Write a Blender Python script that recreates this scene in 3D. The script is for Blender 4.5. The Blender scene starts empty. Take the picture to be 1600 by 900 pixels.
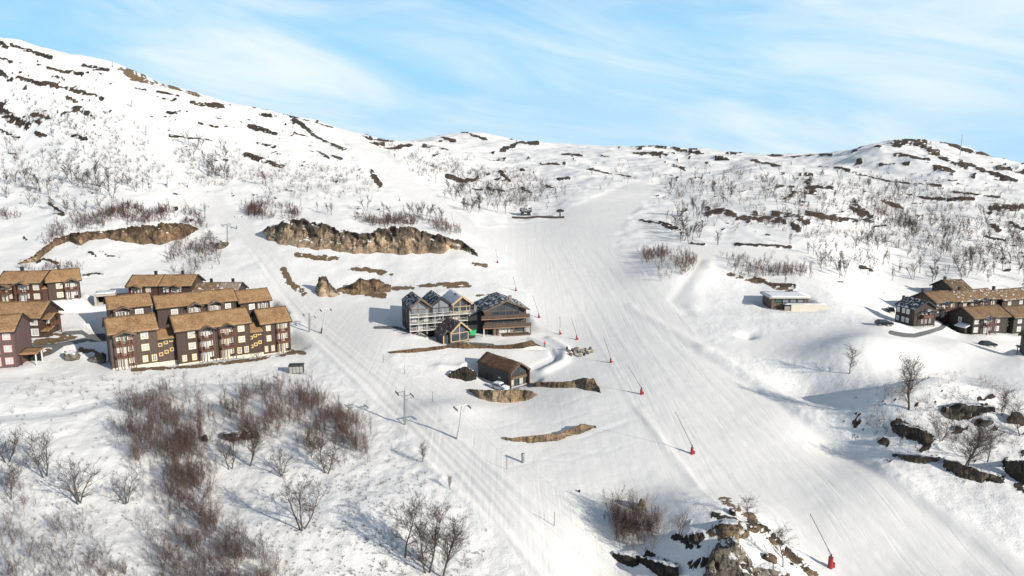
import bpy, bmesh, math, random
import numpy as np
from mathutils import Vector, Matrix

# ------------------------------------------------------------------ camera
W_IMG, H_IMG = 1600.0, 900.0
FPX = 1067.0                       # focal length in photograph pixels
PITCH = math.radians(10.0)
CP, SP = math.cos(PITCH), math.sin(PITCH)
CAMZ = 62.0
scene = bpy.context.scene
col = scene.collection
cam_d = bpy.data.cameras.new('camera'); cam = bpy.data.objects.new('camera', cam_d); col.objects.link(cam)
cam_d.sensor_width = 36.0; cam_d.lens = 36.0*FPX/W_IMG
cam_d.clip_start = 1.0; cam_d.clip_end = 20000.0
cam.location = (0, 0, CAMZ); cam.rotation_euler = (math.radians(90)-PITCH, 0, 0)
scene.camera = cam

# ------------------------------------------------------------------ sky, sun, exposure
SUN_EL = math.radians(21.0)
SUN_AZ = math.atan2(0.80, -0.60)            # from +Y towards +X: behind the camera, to the right
sun_vec = Vector((math.sin(SUN_AZ)*math.cos(SUN_EL), math.cos(SUN_AZ)*math.cos(SUN_EL), math.sin(SUN_EL)))
sd = bpy.data.lights.new('sun', 'SUN'); sd.energy = 5.0; sd.angle = math.radians(0.5); sd.color = (1.0, 0.925, 0.81)
sun = bpy.data.objects.new('sun', sd); col.objects.link(sun)
sun.rotation_euler = sun_vec.to_track_quat('Z', 'Y').to_euler()
world = bpy.data.worlds.new('World'); scene.world = world; world.use_nodes = True
nt = world.node_tree; nt.nodes.clear()
def N(nt_, t, **kw):
    n = nt_.nodes.new(t)
    for k, v in kw.items():
        if k.startswith('i_'):
            n.inputs[k[2:].replace('_', ' ')].default_value = v
        else: setattr(n, k, v)
    return n
def L(nt_, a, b): nt_.links.new(a, b)
def mathn(nt_, op, a, b=None, c=None, clamp=False):
    n = nt_.nodes.new('ShaderNodeMath'); n.operation = op; n.use_clamp = clamp
    for i, v in enumerate((a, b, c)):
        if v is None: continue
        if isinstance(v, (int, float)): n.inputs[i].default_value = v
        else: nt_.links.new(v, n.inputs[i])
    return n.outputs[0]
def ramp(nt_, f, stops, interp='LINEAR'):
    r = nt_.nodes.new('ShaderNodeValToRGB'); r.color_ramp.interpolation = interp
    e = r.color_ramp.elements
    while len(e) < len(stops): e.new(0.5)
    for i, (p, c) in enumerate(stops):
        e[i].position = p; e[i].color = c if len(c) == 4 else (*c, 1)
    nt_.links.new(f, r.inputs[0]); return r.outputs[0]
def smooth(nt_, f, a, b):
    m = nt_.nodes.new('ShaderNodeMapRange'); m.interpolation_type = 'SMOOTHSTEP'
    m.inputs[1].default_value = a; m.inputs[2].default_value = b
    nt_.links.new(f, m.inputs[0]); return m.outputs[0]
def mixc(nt_, f, a, b, mode='MIX'):
    m = nt_.nodes.new('ShaderNodeMix'); m.data_type = 'RGBA'; m.blend_type = mode
    if isinstance(f, (int, float)): m.inputs[0].default_value = f
    else: nt_.links.new(f, m.inputs[0])
    for i, v in ((6, a), (7, b)):
        if isinstance(v, tuple): m.inputs[i].default_value = v if len(v) == 4 else (*v, 1)
        else: nt_.links.new(v, m.inputs[i])
    return m.outputs[2]
def noise(nt_, vec, scale, detail=4, rough=0.55, dist=0.0):
    n = nt_.nodes.new('ShaderNodeTexNoise'); n.inputs['Scale'].default_value = scale
    n.inputs['Detail'].default_value = detail; n.inputs['Roughness'].default_value = rough
    n.inputs['Distortion'].default_value = dist
    if vec is not None: nt_.links.new(vec, n.inputs['Vector'])
    return n.outputs['Fac']
def mapping(nt_, vec, loc=(0,0,0), rot=(0,0,0), scale=(1,1,1), typ='POINT'):
    m = nt_.nodes.new('ShaderNodeMapping'); m.vector_type = typ
    m.inputs['Location'].default_value = loc; m.inputs['Rotation'].default_value = rot; m.inputs['Scale'].default_value = scale
    nt_.links.new(vec, m.inputs['Vector']); return m.outputs[0]
CLO = ((3.6768, 4.8777, 7.7583), (1.59, 2.0264, 0.2619))
def build_world():
    sky = N(nt, 'ShaderNodeTexSky'); sky.sky_type = 'NISHITA'; sky.sun_disc = False
    sky.sun_elevation = SUN_EL; sky.sun_rotation = SUN_AZ
    sky.altitude = 700; sky.air_density = 1.0; sky.dust_density = 0.4; sky.ozone_density = 1.6
    tc = N(nt, 'ShaderNodeTexCoord')
    sep = N(nt, 'ShaderNodeSeparateXYZ'); L(nt, tc.outputs['Generated'], sep.inputs[0])
    G = tc.outputs['Generated']
    a = noise(nt, mapping(nt, mapping(nt, G, rot=(0, math.radians(-12), 0)), loc=CLO[0], scale=(1.3, 1.3, 7.0)), 1.9, 7, 0.56, 0.6)
    b = noise(nt, mapping(nt, mapping(nt, G, rot=(0, math.radians(7), 0)), loc=CLO[1], scale=(1.0, 1.0, 4.2)), 1.3, 4, 0.5, 0.3)
    f = mathn(nt, 'ADD', mathn(nt, 'MULTIPLY', a, 0.55), mathn(nt, 'MULTIPLY', b, 0.45))
    f = mathn(nt, 'MULTIPLY', smooth(nt, f, 0.375, 0.65), 0.92)
    low = smooth(nt, sep.outputs[2], 0.52, 0.14)                 # thin veil of air towards the horizon
    lower = smooth(nt, sep.outputs[2], 0.16, 0.0)
    skyc = mixc(nt, mathn(nt, 'MULTIPLY', low, 0.95), sky.outputs[0], (4.7, 9.1, 13.0))
    skyc = mixc(nt, mathn(nt, 'MULTIPLY', lower, 0.55), skyc, (6.6, 9.4, 11.8))
    thin = mathn(nt, 'MULTIPLY_ADD', smooth(nt, sep.outputs[2], 0.75, 0.24), 0.72, 0.28)     # high cirrus looks thinner overhead
    f = mathn(nt, 'MULTIPLY', f, thin)
    c = mixc(nt, f, skyc, (11.2, 12.2, 13.2))
    bg = N(nt, 'ShaderNodeBackground'); bg.inputs[1].default_value = 0.074; L(nt, c, bg.inputs[0])
    out = N(nt, 'ShaderNodeOutputWorld'); L(nt, bg.outputs[0], out.inputs[0])
build_world()
vs = scene.view_settings; vs.view_transform = 'Standard'; vs.look = 'None'; vs.gamma = 1.0; vs.use_curve_mapping = False
vs.exposure = 0.14
scene.cycles.max_bounces = 4; scene.cycles.diffuse_bounces = 2; scene.cycles.use_denoising = True

# ------------------------------------------------------------------ helpers
def tag(o, label=None, cat=None, group=None, kind=None):
    if label: o['label'] = label
    if cat: o['category'] = cat
    if group: o['group'] = group
    if kind: o['kind'] = kind
    return o
def np_mesh(name, verts, faces, smooth_=False):
    """verts (N,3); faces (M,k) array or list of arrays with k constant"""
    if not isinstance(faces, list): faces = [faces]
    faces = [np.asarray(f, np.int32) for f in faces if len(f)]
    me = bpy.data.meshes.new(name); verts = np.asarray(verts, np.float32)
    me.vertices.add(len(verts)); me.vertices.foreach_set('co', verts.ravel())
    nl = sum(f.size for f in faces); npoly = sum(len(f) for f in faces)
    me.loops.add(nl); me.polygons.add(npoly)
    me.loops.foreach_set('vertex_index', np.concatenate([f.ravel() for f in faces]))
    tot = np.concatenate([np.full(len(f), f.shape[1], np.int32) for f in faces])
    st = np.concatenate([[0], np.cumsum(tot)[:-1]]).astype(np.int32)
    me.polygons.foreach_set('loop_start', st)
    if smooth_: me.polygons.foreach_set('use_smooth', np.ones(npoly, bool))
    me.update(calc_edges=True); return me
def link(name, me, mat=None, parent=None, loc=None, rz=0.0):
    o = bpy.data.objects.new(name, me); col.objects.link(o)
    if mat is not None and me is not None and len(me.materials) == 0: me.materials.append(mat)
    if parent is not None: o.parent = parent
    if loc is not None: o.location = loc
    o.rotation_euler.z = rz
    return o
def empty(name, loc, rz=0.0):
    o = bpy.data.objects.new(name, None); col.objects.link(o); o.location = loc; o.rotation_euler.z = rz
    o.empty_display_size = 0.5
    return o
class MB:
    """collects boxes, bars, prisms; build() links them as one mesh"""
    def __init__(s): s.v = []; s.f = []
    def poly(s, pts, faces):
        b = len(s.v); s.v += [tuple(p) for p in pts]; s.f += [tuple(b+i for i in f) for f in faces]; return s
    def box(s, x0, x1, y0, y1, z0, z1):
        return s.poly([(x0,y0,z0),(x1,y0,z0),(x1,y1,z0),(x0,y1,z0),(x0,y0,z1),(x1,y0,z1),(x1,y1,z1),(x0,y1,z1)],
                      [(0,3,2,1),(4,5,6,7),(0,1,5,4),(1,2,6,5),(2,3,7,6),(3,0,4,7)])
    def bar(s, a, b, w, h=None, up=(0,0,1)):
        a, b = Vector(a), Vector(b); h = h or w; d = (b-a).normalized(); u = Vector(up)
        if abs(d.dot(u)) > 0.97: u = Vector((0, 1, 0))
        r = d.cross(u).normalized()*w/2; q = r.cross(d).normalized()*h/2
        return s.poly([a-r-q, a+r-q, a+r+q, a-r+q, b-r-q, b+r-q, b+r+q, b-r+q],
                      [(0,1,2,3),(7,6,5,4),(0,4,5,1),(1,5,6,2),(2,6,7,3),(3,7,4,0)])
    def tube(s, a, b, r0, r1=None, n=8):
        a, b = Vector(a), Vector(b); r1 = r0 if r1 is None else r1; d = (b-a).normalized()
        u = Vector((0,0,1)) if abs(d.z) < 0.9 else Vector((1,0,0)); p = d.cross(u).normalized(); q = d.cross(p)
        pts = []
        for c, r in ((a, r0), (b, r1)):
            for k in range(n):
                t = 2*math.pi*k/n; pts.append(c+p*math.cos(t)*r+q*math.sin(t)*r)
        f = [(k, (k+1) % n, n+(k+1) % n, n+k) for k in range(n)]+[tuple(range(n))[::-1], tuple(range(n, 2*n))]
        return s.poly(pts, f)
    def prism(s, pts, y0, y1):
        """polygon in XZ extruded along Y"""
        n = len(pts); v = [(p[0], y0, p[1]) for p in pts]+[(p[0], y1, p[1]) for p in pts]
        return s.poly(v, [tuple(range(n))[::-1], tuple(range(n, 2*n))]+[(k, (k+1) % n, n+(k+1) % n, n+k) for k in range(n)][::1])
    def mesh(s, name):
        me = bpy.data.meshes.new(name); me.from_pydata(s.v, [], s.f)
        bm = bmesh.new(); bm.from_mesh(me); bmesh.ops.recalc_face_normals(bm, faces=bm.faces); bm.to_mesh(me); bm.free()
        return me
    def build(s, name, mat, parent=None, loc=None, rz=0.0): return link(name, s.mesh(name), mat, parent, loc, rz)

# ------------------------------------------------------------------ photograph ray -> slope pair
def ray(px, py):
    """u = x/y and t = (z-camz)/y of the sight line through a photograph pixel"""
    a = (np.asarray(px, float)-W_IMG/2)/FPX; b = (H_IMG/2-np.asarray(py, float))/FPX
    dy = CP+b*SP; dz = -SP+b*CP
    return a/dy, dz/dy
def project(x, y, z):
    z = z-CAMZ; d = y*CP-z*SP
    return W_IMG/2+FPX*x/d, H_IMG/2-FPX*(z*CP+y*SP)/d

def perlin(x, y, seed=0):
    xi = np.floor(x).astype(np.int64); yi = np.floor(y).astype(np.int64); xf = x-xi; yf = y-yi
    def g(ix, iy, dx, dy):
        h = (ix*374761393+iy*668265263+seed*974634777) & 0xffffffff
        h = ((h ^ (h >> 13))*1274126177) & 0xffffffff; h = h ^ (h >> 16)
        a = (h & 0xffff)/65536.0*2*np.pi
        return np.cos(a)*dx+np.sin(a)*dy
    s = xf*xf*xf*(xf*(xf*6-15)+10); t = yf*yf*yf*(yf*(yf*6-15)+10)
    a = g(xi, yi, xf, yf); b = g(xi+1, yi, xf-1, yf); c = g(xi, yi+1, xf, yf-1); d = g(xi+1, yi+1, xf-1, yf-1)
    return ((a+(b-a)*s)+((c+(d-c)*s)-(a+(b-a)*s))*t)*1.5
def fbm(x, y, wl, octv=4, seed=0, gain=0.5):
    r = 0; a = 1.0; w = wl; tot = 0
    for k in range(octv):
        r = r+a*perlin(x/w+k*17.3, y/w-k*9.1, seed+k); tot += a; a *= gain; w *= 0.5
    return r/tot
_one = 'first second third fourth fifth sixth seventh eighth ninth tenth eleventh twelfth thirteenth fourteenth fifteenth sixteenth seventeenth eighteenth nineteenth twentieth'.split()
def ordinal(n):
    if n <= 20: return _one[n-1]
    t, u = divmod(n, 10); w = {2: 'twenty', 3: 'thirty', 4: 'forty', 5: 'fifty'}[t]
    return w+' '+_one[u-1] if u else {3: 'thirtieth', 4: 'fortieth', 5: 'fiftieth'}[t]
# ------------------------------------------------------------------ terrain heights
# sight-line survey of the slope: for a photograph column, (row, horizontal distance in metres)
SURVEY = {
 -320: [(1010,70),(900,82),(700,107),(590,137),(500,175),(440,215),(380,260),(250,340),(80,450),(60,520),(220,760)],
 -120: [(1010,71),(900,82),(700,112),(600,135),(520,168),(450,208),(400,245),(280,330),(100,440),(55,490),(170,720)],
 0:   [(1010,71),(900,82),(780,98),(680,115),(620,128),(578,145),(530,165),(472,190),(440,213),(400,245),(300,320),(200,390),(120,430),(67,468),(120,600),(190,900)],
 170: [(1010,71),(900,84),(780,100),(690,116),(640,128),(579,148),(530,172),(474,203),(435,228),(405,245),(350,275),(300,312),(200,385),(104,462),(150,620),(210,900)],
 310: [(1010,71),(900,85),(780,101),(690,118),(640,130),(567,155),(470,206),(440,226),(405,248),(360,280),(330,303),(230,378),(160,452),(150,482),(190,660),(225,950)],
 455: [(1010,71),(900,85),(800,98),(700,115),(620,138),(555,167),(500,195),(460,218),(400,247),(345,285),(320,305),(250,385),(200,480),(182,560),(212,760)],
 600: [(1010,71),(900,85),(800,98),(700,117),(620,142),(540,172),(500,193),(470,211),(440,228),(400,248),(345,286),(300,345),(250,450),(216,590),(232,760),(232,1000)],
 680: [(240,560),(225,720),(215,880),(230,1150)],
 720: [(1010,71),(900,85),(800,98),(700,117),(640,135),(602,152),(545,173),(520,186),(470,208),(440,225),(400,248),(375,268),(340,318),(300,400),(260,520),(235,700),(206,920),(225,1250)],
 760: [(232,740),(212,900),(235,1200)],
 800: [(1010,71),(900,85),(800,98),(700,118),(650,134),(605,153),(545,173),(520,187),(470,210),(410,250),(360,310),(338,350),(300,430),(260,560),(230,780),(218,920),(240,1300)],
 900: [(1010,71),(900,85),(800,99),(700,119),(620,142),(560,168),(500,198),(440,230),(380,280),(340,335),(310,390),(270,510),(240,700),(227,860),(242,1250)],
 1050:[(1010,72),(900,87),(800,100),(700,119),(600,148),(520,183),(460,212),(400,250),(350,310),(300,410),(260,560),(240,720),(232,830),(246,1200)],
 1200:[(1010,73),(900,88),(800,101),(700,120),(620,142),(560,165),(500,190),(455,214),(420,236),(390,258),(350,305),(300,390),(265,500),(248,640),(243,730),(258,1100)],
 1310:[(1010,72),(900,87),(800,100),(700,120),(640,136),(590,152),(540,170),(495,190),(470,206),(430,236),(380,280),(330,345),(290,430),(255,545),(241,630),(256,950)],
 1390:[(1010,72),(900,87),(800,100),(740,110),(690,121),(640,135),(590,152),(540,170),(504,184),(502,195),(496,206),(470,226),(440,250),(400,285),(350,340),(300,420),(260,510),(222,600),(262,900)],
 1500:[(1010,72),(900,87),(800,100),(770,105),(720,115),(680,124),(640,135),(600,149),(560,164),(535,177),(532,190),(523,203),(495,216),(465,236),(430,262),(380,310),(330,370),(280,450),(239,560),(272,850)],
 1600:[(1010,72),(900,87),(800,100),(765,106),(700,118),(640,133),(600,147),(565,163),(560,176),(553,190),(520,208),(490,225),(440,262),(390,310),(330,375),(285,450),(258,560),(290,850)],
 1750:[(1010,72),(900,88),(800,101),(700,118),(600,147),(566,166),(552,190),(510,212),(440,260),(360,335),(310,420),(275,560),(300,850)],
 1950:[(1010,73),(900,88),(800,102),(700,119),(600,148),(550,185),(500,215),(430,262),(350,340),(305,440),(285,560),(310,850)],
}
def fit_tps():
    U, Lg, T = [], [], []
    for px, rows in SURVEY.items():
        for py, y in rows:
            u, t = ray(px, py); U.append(u); Lg.append(0.55*math.log(y)); T.append(t)
    P = np.array([U, Lg]).T; T = np.array(T); n = len(P)
    def K(A, B):
        d2 = ((A[:, None, :]-B[None, :, :])**2).sum(-1)
        return 0.5*d2*np.log(d2+1e-12)
    M = np.zeros((n+3, n+3)); M[:n, :n] = K(P, P)+np.eye(n)*2e-4
    M[:n, n] = 1; M[:n, n+1:] = P; M[n, :n] = 1; M[n+1:, :n] = P.T
    sol = np.linalg.solve(M, np.concatenate([T, np.zeros(3)]))
    gu = np.linspace(-1.5, 1.5, 240); gl = np.linspace(math.log(40), math.log(2600), 330)
    G = np.zeros((len(gl), len(gu)))
    for i, l in enumerate(gl):
        Q = np.stack([gu, np.full_like(gu, 0.55*l)], 1)
        G[i] = K(Q, P) @ sol[:n]+sol[n]+Q @ sol[n+1:]
    return gu, gl, G
GU, GL, GT = fit_tps()
def base_t(u, l):
    fu = np.clip((u-GU[0])/(GU[1]-GU[0]), 0, len(GU)-1.001); fl = np.clip((l-GL[0])/(GL[1]-GL[0]), 0, len(GL)-1.001)
    i = fu.astype(int); j = fl.astype(int); a = fu-i; b = fl-j
    # cubic-smooth bilinear is enough at this grid density
    return (GT[j, i]*(1-a)+GT[j, i+1]*a)*(1-b)+(GT[j+1, i]*(1-a)+GT[j+1, i+1]*a)*b
MOUNDS = []      # (x, y, rx, ry, rot, h)
PADS = []        # (x, y, hx, hy, rot, z, blend)
LINES = []       # (polyline Nx2, half width, dz)
def Hs(x, y, lines=True):
    x = np.asarray(x, float); y = np.asarray(y, float)
    z = CAMZ+y*base_t(x/y, np.log(np.maximum(y, 41)))
    for mx, my, rx, ry, rot, h in MOUNDS:
        dx, dy = x-mx, y-my; c, s = math.cos(rot), math.sin(rot)
        d2 = ((dx*c+dy*s)/rx)**2+((-dx*s+dy*c)/ry)**2
        z = z+h*np.exp(-d2)
    if lines:
        for P, hw, dz in LINES:
            lo, hi = P.min(0)-3*hw, P.max(0)+3*hw
            m = (x > lo[0]) & (x < hi[0]) & (y > lo[1]) & (y < hi[1])
            if not np.any(m): continue
            d = poly_dist(x[m], y[m], P); zz = np.zeros_like(x); zz[m] = dz*np.exp(-(d/hw)**2); z = z+zz
    for mx, my, hx, hy, rot, zp, bl in PADS:
        dx, dy = x-mx, y-my; c, s = math.cos(rot), math.sin(rot)
        ex = np.maximum(np.abs(dx*c+dy*s)-hx, 0); ey = np.maximum(np.abs(-dx*s+dy*c)-hy, 0)
        w = np.clip(1-np.hypot(ex, ey)/bl, 0, 1); w = w*w*(3-2*w)
        z = z*(1-w)+zp*w
    return z
def poly_dist(x, y, P):
    d = np.full(x.shape, 1e9)
    for (ax, ay), (bx, by) in zip(P[:-1], P[1:]):
        vx, vy = bx-ax, by-ay; l2 = vx*vx+vy*vy+1e-9
        t = np.clip(((x-ax)*vx+(y-ay)*vy)/l2, 0, 1)
        d = np.minimum(d, np.hypot(x-ax-t*vx, y-ay-t*vy))
    return d
_LS = np.linspace(math.log(60), math.log(1500), 2600); _YS = np.exp(_LS)
def hit(px, py, far=False):
    """first point of the ground on the sight line"""
    u, t = ray(px, py); z = Hs(u*_YS, _YS); zr = CAMZ+t*_YS
    k = np.nonzero(z >= zr)[0]
    if len(k) == 0: k = int(np.argmin(zr-z))
    else: k = int(k[0])
    y = _YS[k]; return Vector((float(u*y), float(y), float(z[k])))
def gz(x, y): return float(Hs(np.array([x]), np.array([y]))[0])
def gp(x, y): return Vector((x, y, gz(x, y)))
def mound(px, py, rx, ry, h, rot=0): p = hit(px, py); MOUNDS.append((p.x, p.y, rx, ry, math.radians(rot), h))
def pad(x, y, hx, hy, rot, z, bl=6): PADS.append((x, y, hx, hy, rot, z, bl))
def pxline(pts, n=6):
    out = []
    for (a, b) in zip(pts[:-1], pts[1:]):
        for k in range(n): out.append(hit(a[0]+(b[0]-a[0])*k/n, a[1]+(b[1]-a[1])*k/n))
    out.append(hit(*pts[-1])); return out
def bumpline(pts, hw, dz):
    P = np.array([(p.x, p.y) for p in pxline(pts, 3)]); LINES.append((P, hw, dz))

# knolls and hollows
mound(1355, 560, 17, 10, 4.6, 20)
mound(1440, 645, 17, 9, 6.0, 15)
mound(1560, 660, 16, 10, 3.0)
mound(1262, 590, 9, 9, -3.4)
mound(1325, 680, 8, 9, -3.0)
mound(1110, 850, 11, 9, 4.5, 20)
mound(1150, 890, 9, 7, 3.0, 20)
mound(965, 880, 8, 9, -3.0)
mound(1050, 430, 14, 12, 3.0)
mound(120, 545, 7, 4, 1.6)
mound(100, 900, 16, 9, 1.8); mound(440, 860, 14, 10, 1.5); mound(250, 700, 14, 10, 1.0); mound(600, 820, 12, 10, 1.2)
mound(700, 640, 8, 5, 0.9); mound(1167, 524, 2.2, 1.8, -1.6)
# ------------------------------------------------------------------ building sites (front-left base corner, facade direction, width, depth)
SITES = {}
def reach(p, c, s, px1):
    k = px1-W_IMG/2; zc = p.z-CAMZ
    return (k*(p.y*CP-zc*SP)-FPX*p.x)/(FPX*c-k*s*CP)
def site(key, px0, py0, px1, deg, depth=None, pxback=None, y=None, padded=True, z=None, dz=0.0, bl=5):
    th = math.radians(deg); c, s = math.cos(th), math.sin(th)
    if y is None: p = hit(px0, py0)
    else:
        u, t = ray(px0, py0); p = Vector((float(u*y), y, float(CAMZ+t*y)))
    if z is not None:                        # keep the sight line, move to a given level
        u, t = ray(px0, py0); yy = (z-CAMZ)/float(t); p = Vector((float(u)*yy, yy, z))
    W = reach(p, c, s, px1)
    D = depth if depth else reach(p, -s, c, pxback)
    SITES[key] = (p, th, W, D)
    if padded:
        cx = p.x+c*W/2-s*D/2; cy = p.y+s*W/2+c*D/2
        pad(cx, cy, W/2+1.0, D/2+1.0, th, p.z-0.05+dz, bl)
    return p
# front apartment terrace (left)
pa = site('A1', 176, 578, 249, 35, depth=9.5)
_t = math.radians(21); _c, _s = math.cos(_t), math.sin(_t)
def along(key, new, px1, gap=0.0, depth=9, setback=0.0, dz=0.0):
    p, th, W, D = SITES[key]; c, s = math.cos(th), math.sin(th)
    q = Vector((p.x+c*(W+gap)-s*setback, p.y+s*(W+gap)+c*setback, p.z+dz))
    W2 = reach(q, c, s, px1); SITES[new] = (q, th, W2, depth)
    pad(q.x+c*W2/2-s*depth/2, q.y+s*W2/2+c*depth/2, W2/2+1, depth/2+1, th, q.z-0.05, 5)
    return q
along('A1', 'A2', 277, 0, 6.0, 1.6, -0.5)
along('A2', 'A3', 393, 0, 9.5, -1.6, -0.7)
along('A3', 'A4', 412, 0, 6.0, 2.2, -0.7)
along('A4', 'A5', 454, 0, 9.5, 0.2, -0.6)
# second terrace row behind, eaves just above the first row's ridge
site('B1', 176, 540, 241, 35, depth=9, y=176)
along('B1', 'B2', 372, 1.4, 9, 0.0, -1.1)
along('B2', 'B3', 424, 1.4, 9, 1.0, -1.1)
# back row
site('C1', 203, 475, 247, 2, depth=9)
along('C1', 'C2', 300, 0.4, 9, 0.3)
along('C2', 'C3', 336, 0.2, 9, 0.4, -1.6)
along('C3', 'C4', 370, 0.2, 9, 0.2)
# upper left pair
site('D1', 0, 472, 66, 6, depth=9)
site('D2', 77, 470, 127, 36, depth=9)
# left middle and left front
site('E', -30, 529, 64, 4, depth=8.5)
site('F', -70, 580, 28, 16, depth=9)
# centre
site('I', 641, 521, 737, 20, depth=11, bl=4)
site('J', 757, 523, 822, 14, depth=12, bl=4)
site('K', 703, 537, 733, 33, pxback=671, bl=3)
site('L', 794, 606, 824, 40, pxback=747, bl=3)
# right
site('M', 1210, 486, 1268, -1, depth=8, bl=4)
site('N1', 1427, 510, 1460, 14, pxback=1398, bl=4)
site('N2', 1459, 498, 1494, 20, depth=9, bl=4)
along('N2', 'N3', 1556, 1.2, 8.5, 0.5, -0.5)
along('N3', 'N4', 1640, 1.2, 8.5, -0.8, -0.6)
site('N5', 1518, 523, 1572, 14, depth=8.5, bl=4)
along('N5', 'N6', 1650, 1.7, 8.5, -0.6, -0.5)
site('N7', 1599, 556, 1670, -28, depth=6, y=172, bl=3)
site('N0', 1486, 470, 1513, 10, depth=9, bl=3)
site('G', 151, 478, 178, 25, depth=6, bl=3)
site('hut', 815, 337, 829, 5, depth=3.5, bl=3)
for _k, _v in SITES.items(): print('site', _k, [round(a, 1) for a in _v[0]], 'W %.1f D %.1f' % (_v[2], _v[3]))

# piste edges, tracks, snow banks
bumpline([(1100,545),(1220,615),(1340,700),(1470,795),(1620,900)], 2.4, 0.35)
bumpline([(1085,550),(1200,618),(1320,705),(1450,805),(1560,890)], 1.6, -0.15)
bumpline([(640,700),(760,810),(850,900)], 0.8, 0.22)
bumpline([(690,660),(800,760),(900,850),(950,910)], 0.7, 0.20)
bumpline([(430,470),(520,560),(640,680)], 0.8, 0.2)
bumpline([(985,480),(1040,510),(1100,545)], 2.0, 0.3)
bumpline([(1095,405),(1070,440),(1050,470),(1075,490)], 1.8, -0.3)
bumpline([(1110,410),(1090,445),(1085,480)], 2.2, 0.3)
bumpline([(1000,640),(1040,700),(1090,760)], 1.0, 0.18)
bumpline([(825,545),(860,545),(868,560),(835,575)], 1.0, -0.5)
bumpline([(860,530),(885,545),(880,565),(850,580)], 1.3, 0.7)
bumpline([(0,655),(120,640),(240,612),(400,606)], 1.6, -0.35)
_tr = random.Random(5)
for _k in range(16):      # ski and groomer tracks down the main piste
    _o = _tr.uniform(-1, 1); _q = [(905+_o*60, 385), (955+_o*75, 450), (1010+_o*95+_tr.uniform(-8, 8), 530), (1110+_o*130+_tr.uniform(-12, 12), 640), (1270+_o*170+_tr.uniform(-15, 15), 780), (1420+_o*190, 905)]
    bumpline(_q, _tr.uniform(0.35, 0.6), _tr.choice((-1, 1))*_tr.uniform(0.02, 0.07))
for _k in range(9):       # tracks in the lift lane
    _o = _tr.uniform(-1, 1); bumpline([(395+_o*20, 390), (480+_o*35, 500), (600+_o*45, 600), (740+_o*60+_tr.uniform(-6, 6), 740), (880+_o*70, 905)], _tr.uniform(0.3, 0.5), _tr.choice((-1, 1))*_tr.uniform(0.03, 0.10))
for _k in range(7):       # turns on the open snow between
    _x = _tr.uniform(620, 900); _y = _tr.uniform(640, 760); bumpline([(_x, _y), (_x+40, _y-12), (_x+90, _y-8), (_x+140, _y-25)], 0.4, -0.05)
bumpline([(690,575),(730,580),(745,592)], 2.0, 0.8)
# ------------------------------------------------------------------ ground sheet
NU, NR = 900, 760
_u = np.linspace(-1.12, 1.12, NU); _l = np.linspace(math.log(48), math.log(1500), NR)
UU, LL = np.meshgrid(_u, _l); VYw = np.exp(LL); VXw = UU*VYw
VZ = Hs(VXw, VYw)
PX, PY = project(VXw, VYw, VZ)                 # where each ground point was surveyed in the photograph
def inpoly(poly):
    P = np.array(poly, float); m = (PX >= P[:,0].min()) & (PX <= P[:,0].max()) & (PY >= P[:,1].min()) & (PY <= P[:,1].max())
    out = np.zeros(PX.shape, bool); x = PX[m]; y = PY[m]; r = np.zeros(x.shape, bool); n = len(P)
    for i in range(n):
        (x1, y1), (x2, y2) = P[i], P[i-1]
        c = ((y1 > y) != (y2 > y)) & (x < (x2-x1)*(y-y1)/(y2-y1+1e-9)+x1); r ^= c
    out[m] = r; return out
def blur(a, n=2):
    for _ in range(n):
        b = np.pad(a, 1, mode='edge')
        a = (b[1:-1,1:-1]*2+b[:-2,1:-1]+b[2:,1:-1]+b[1:-1,:-2]+b[1:-1,2:])/6
    return a
def stroke(mask, pts, w, val=1.0, asp=1.0):
    """soft band round a surveyed polyline; w = half width (px), asp > 1 flattens vertically"""
    P = np.array(pts, float); P2 = P*[1, asp]; lo = P.min(0)-[2*w, 2*w/asp]; hi = P.max(0)+[2*w, 2*w/asp]
    m = (PX > lo[0]) & (PX < hi[0]) & (PY > lo[1]) & (PY < hi[1])
    if not m.any(): return
    if len(P2) == 1: d = np.hypot(PX[m]-P2[0,0], PY[m]*asp-P2[0,1])
    else: d = poly_dist(PX[m], PY[m]*asp, P2)
    mask[m] = np.maximum(mask[m], val*np.clip(1.5-d/w, 0, 1))
piste = np.zeros(PX.shape); lane = np.zeros(PX.shape)
piste[inpoly([(728,362),(790,395),(830,455),(842,505),(905,540),(960,600),(1010,700),(1062,765),(1200,822),(1340,920),(1700,930),(1640,900),(1480,800),(1300,690),(1180,605),(1100,548),(1062,470),(1000,420),(960,392),(965,360),(1000,325),(1035,290),(1000,282),(900,320),(850,345)])] = 1
piste[inpoly([(960,392),(1100,385),(1400,398),(1400,412),(1120,400),(1090,440),(1075,480),(1060,470),(1000,420)])] = 1
piste[inpoly([(1100,545),(1300,505),(1480,520),(1600,555),(1600,590),(1480,600),(1380,570),(1240,560)])] = 0.6
lane[inpoly([(345,352),(400,400),(440,470),(520,560),(640,690),(760,810),(850,920),(985,920),(880,770),(780,700),(700,645),(600,560),(505,480),(430,390),(385,340),(330,300),(320,300)])] = 1
lane[inpoly([(515,195),(560,205),(650,280),(740,350),(800,395),(740,372),(640,315),(580,262)])] = 1
lane[inpoly([(170,108),(190,105),(215,150),(240,200),(300,290),(385,345),(345,352),(285,300),(220,205),(195,150)])] = 1
lane[inpoly([(500,480),(620,462),(740,462),(620,500),(640,540),(600,560)])] = 0.8
piste[inpoly([(840,505),(700,560),(640,600),(700,645),(780,700),(880,770),(985,920),(1010,840),(1090,800),(1062,765),(1010,700),(960,600),(905,540)])] = 0.75
smoothm = np.clip(blur(np.maximum(piste, lane), 4), 0, 1)
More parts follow.
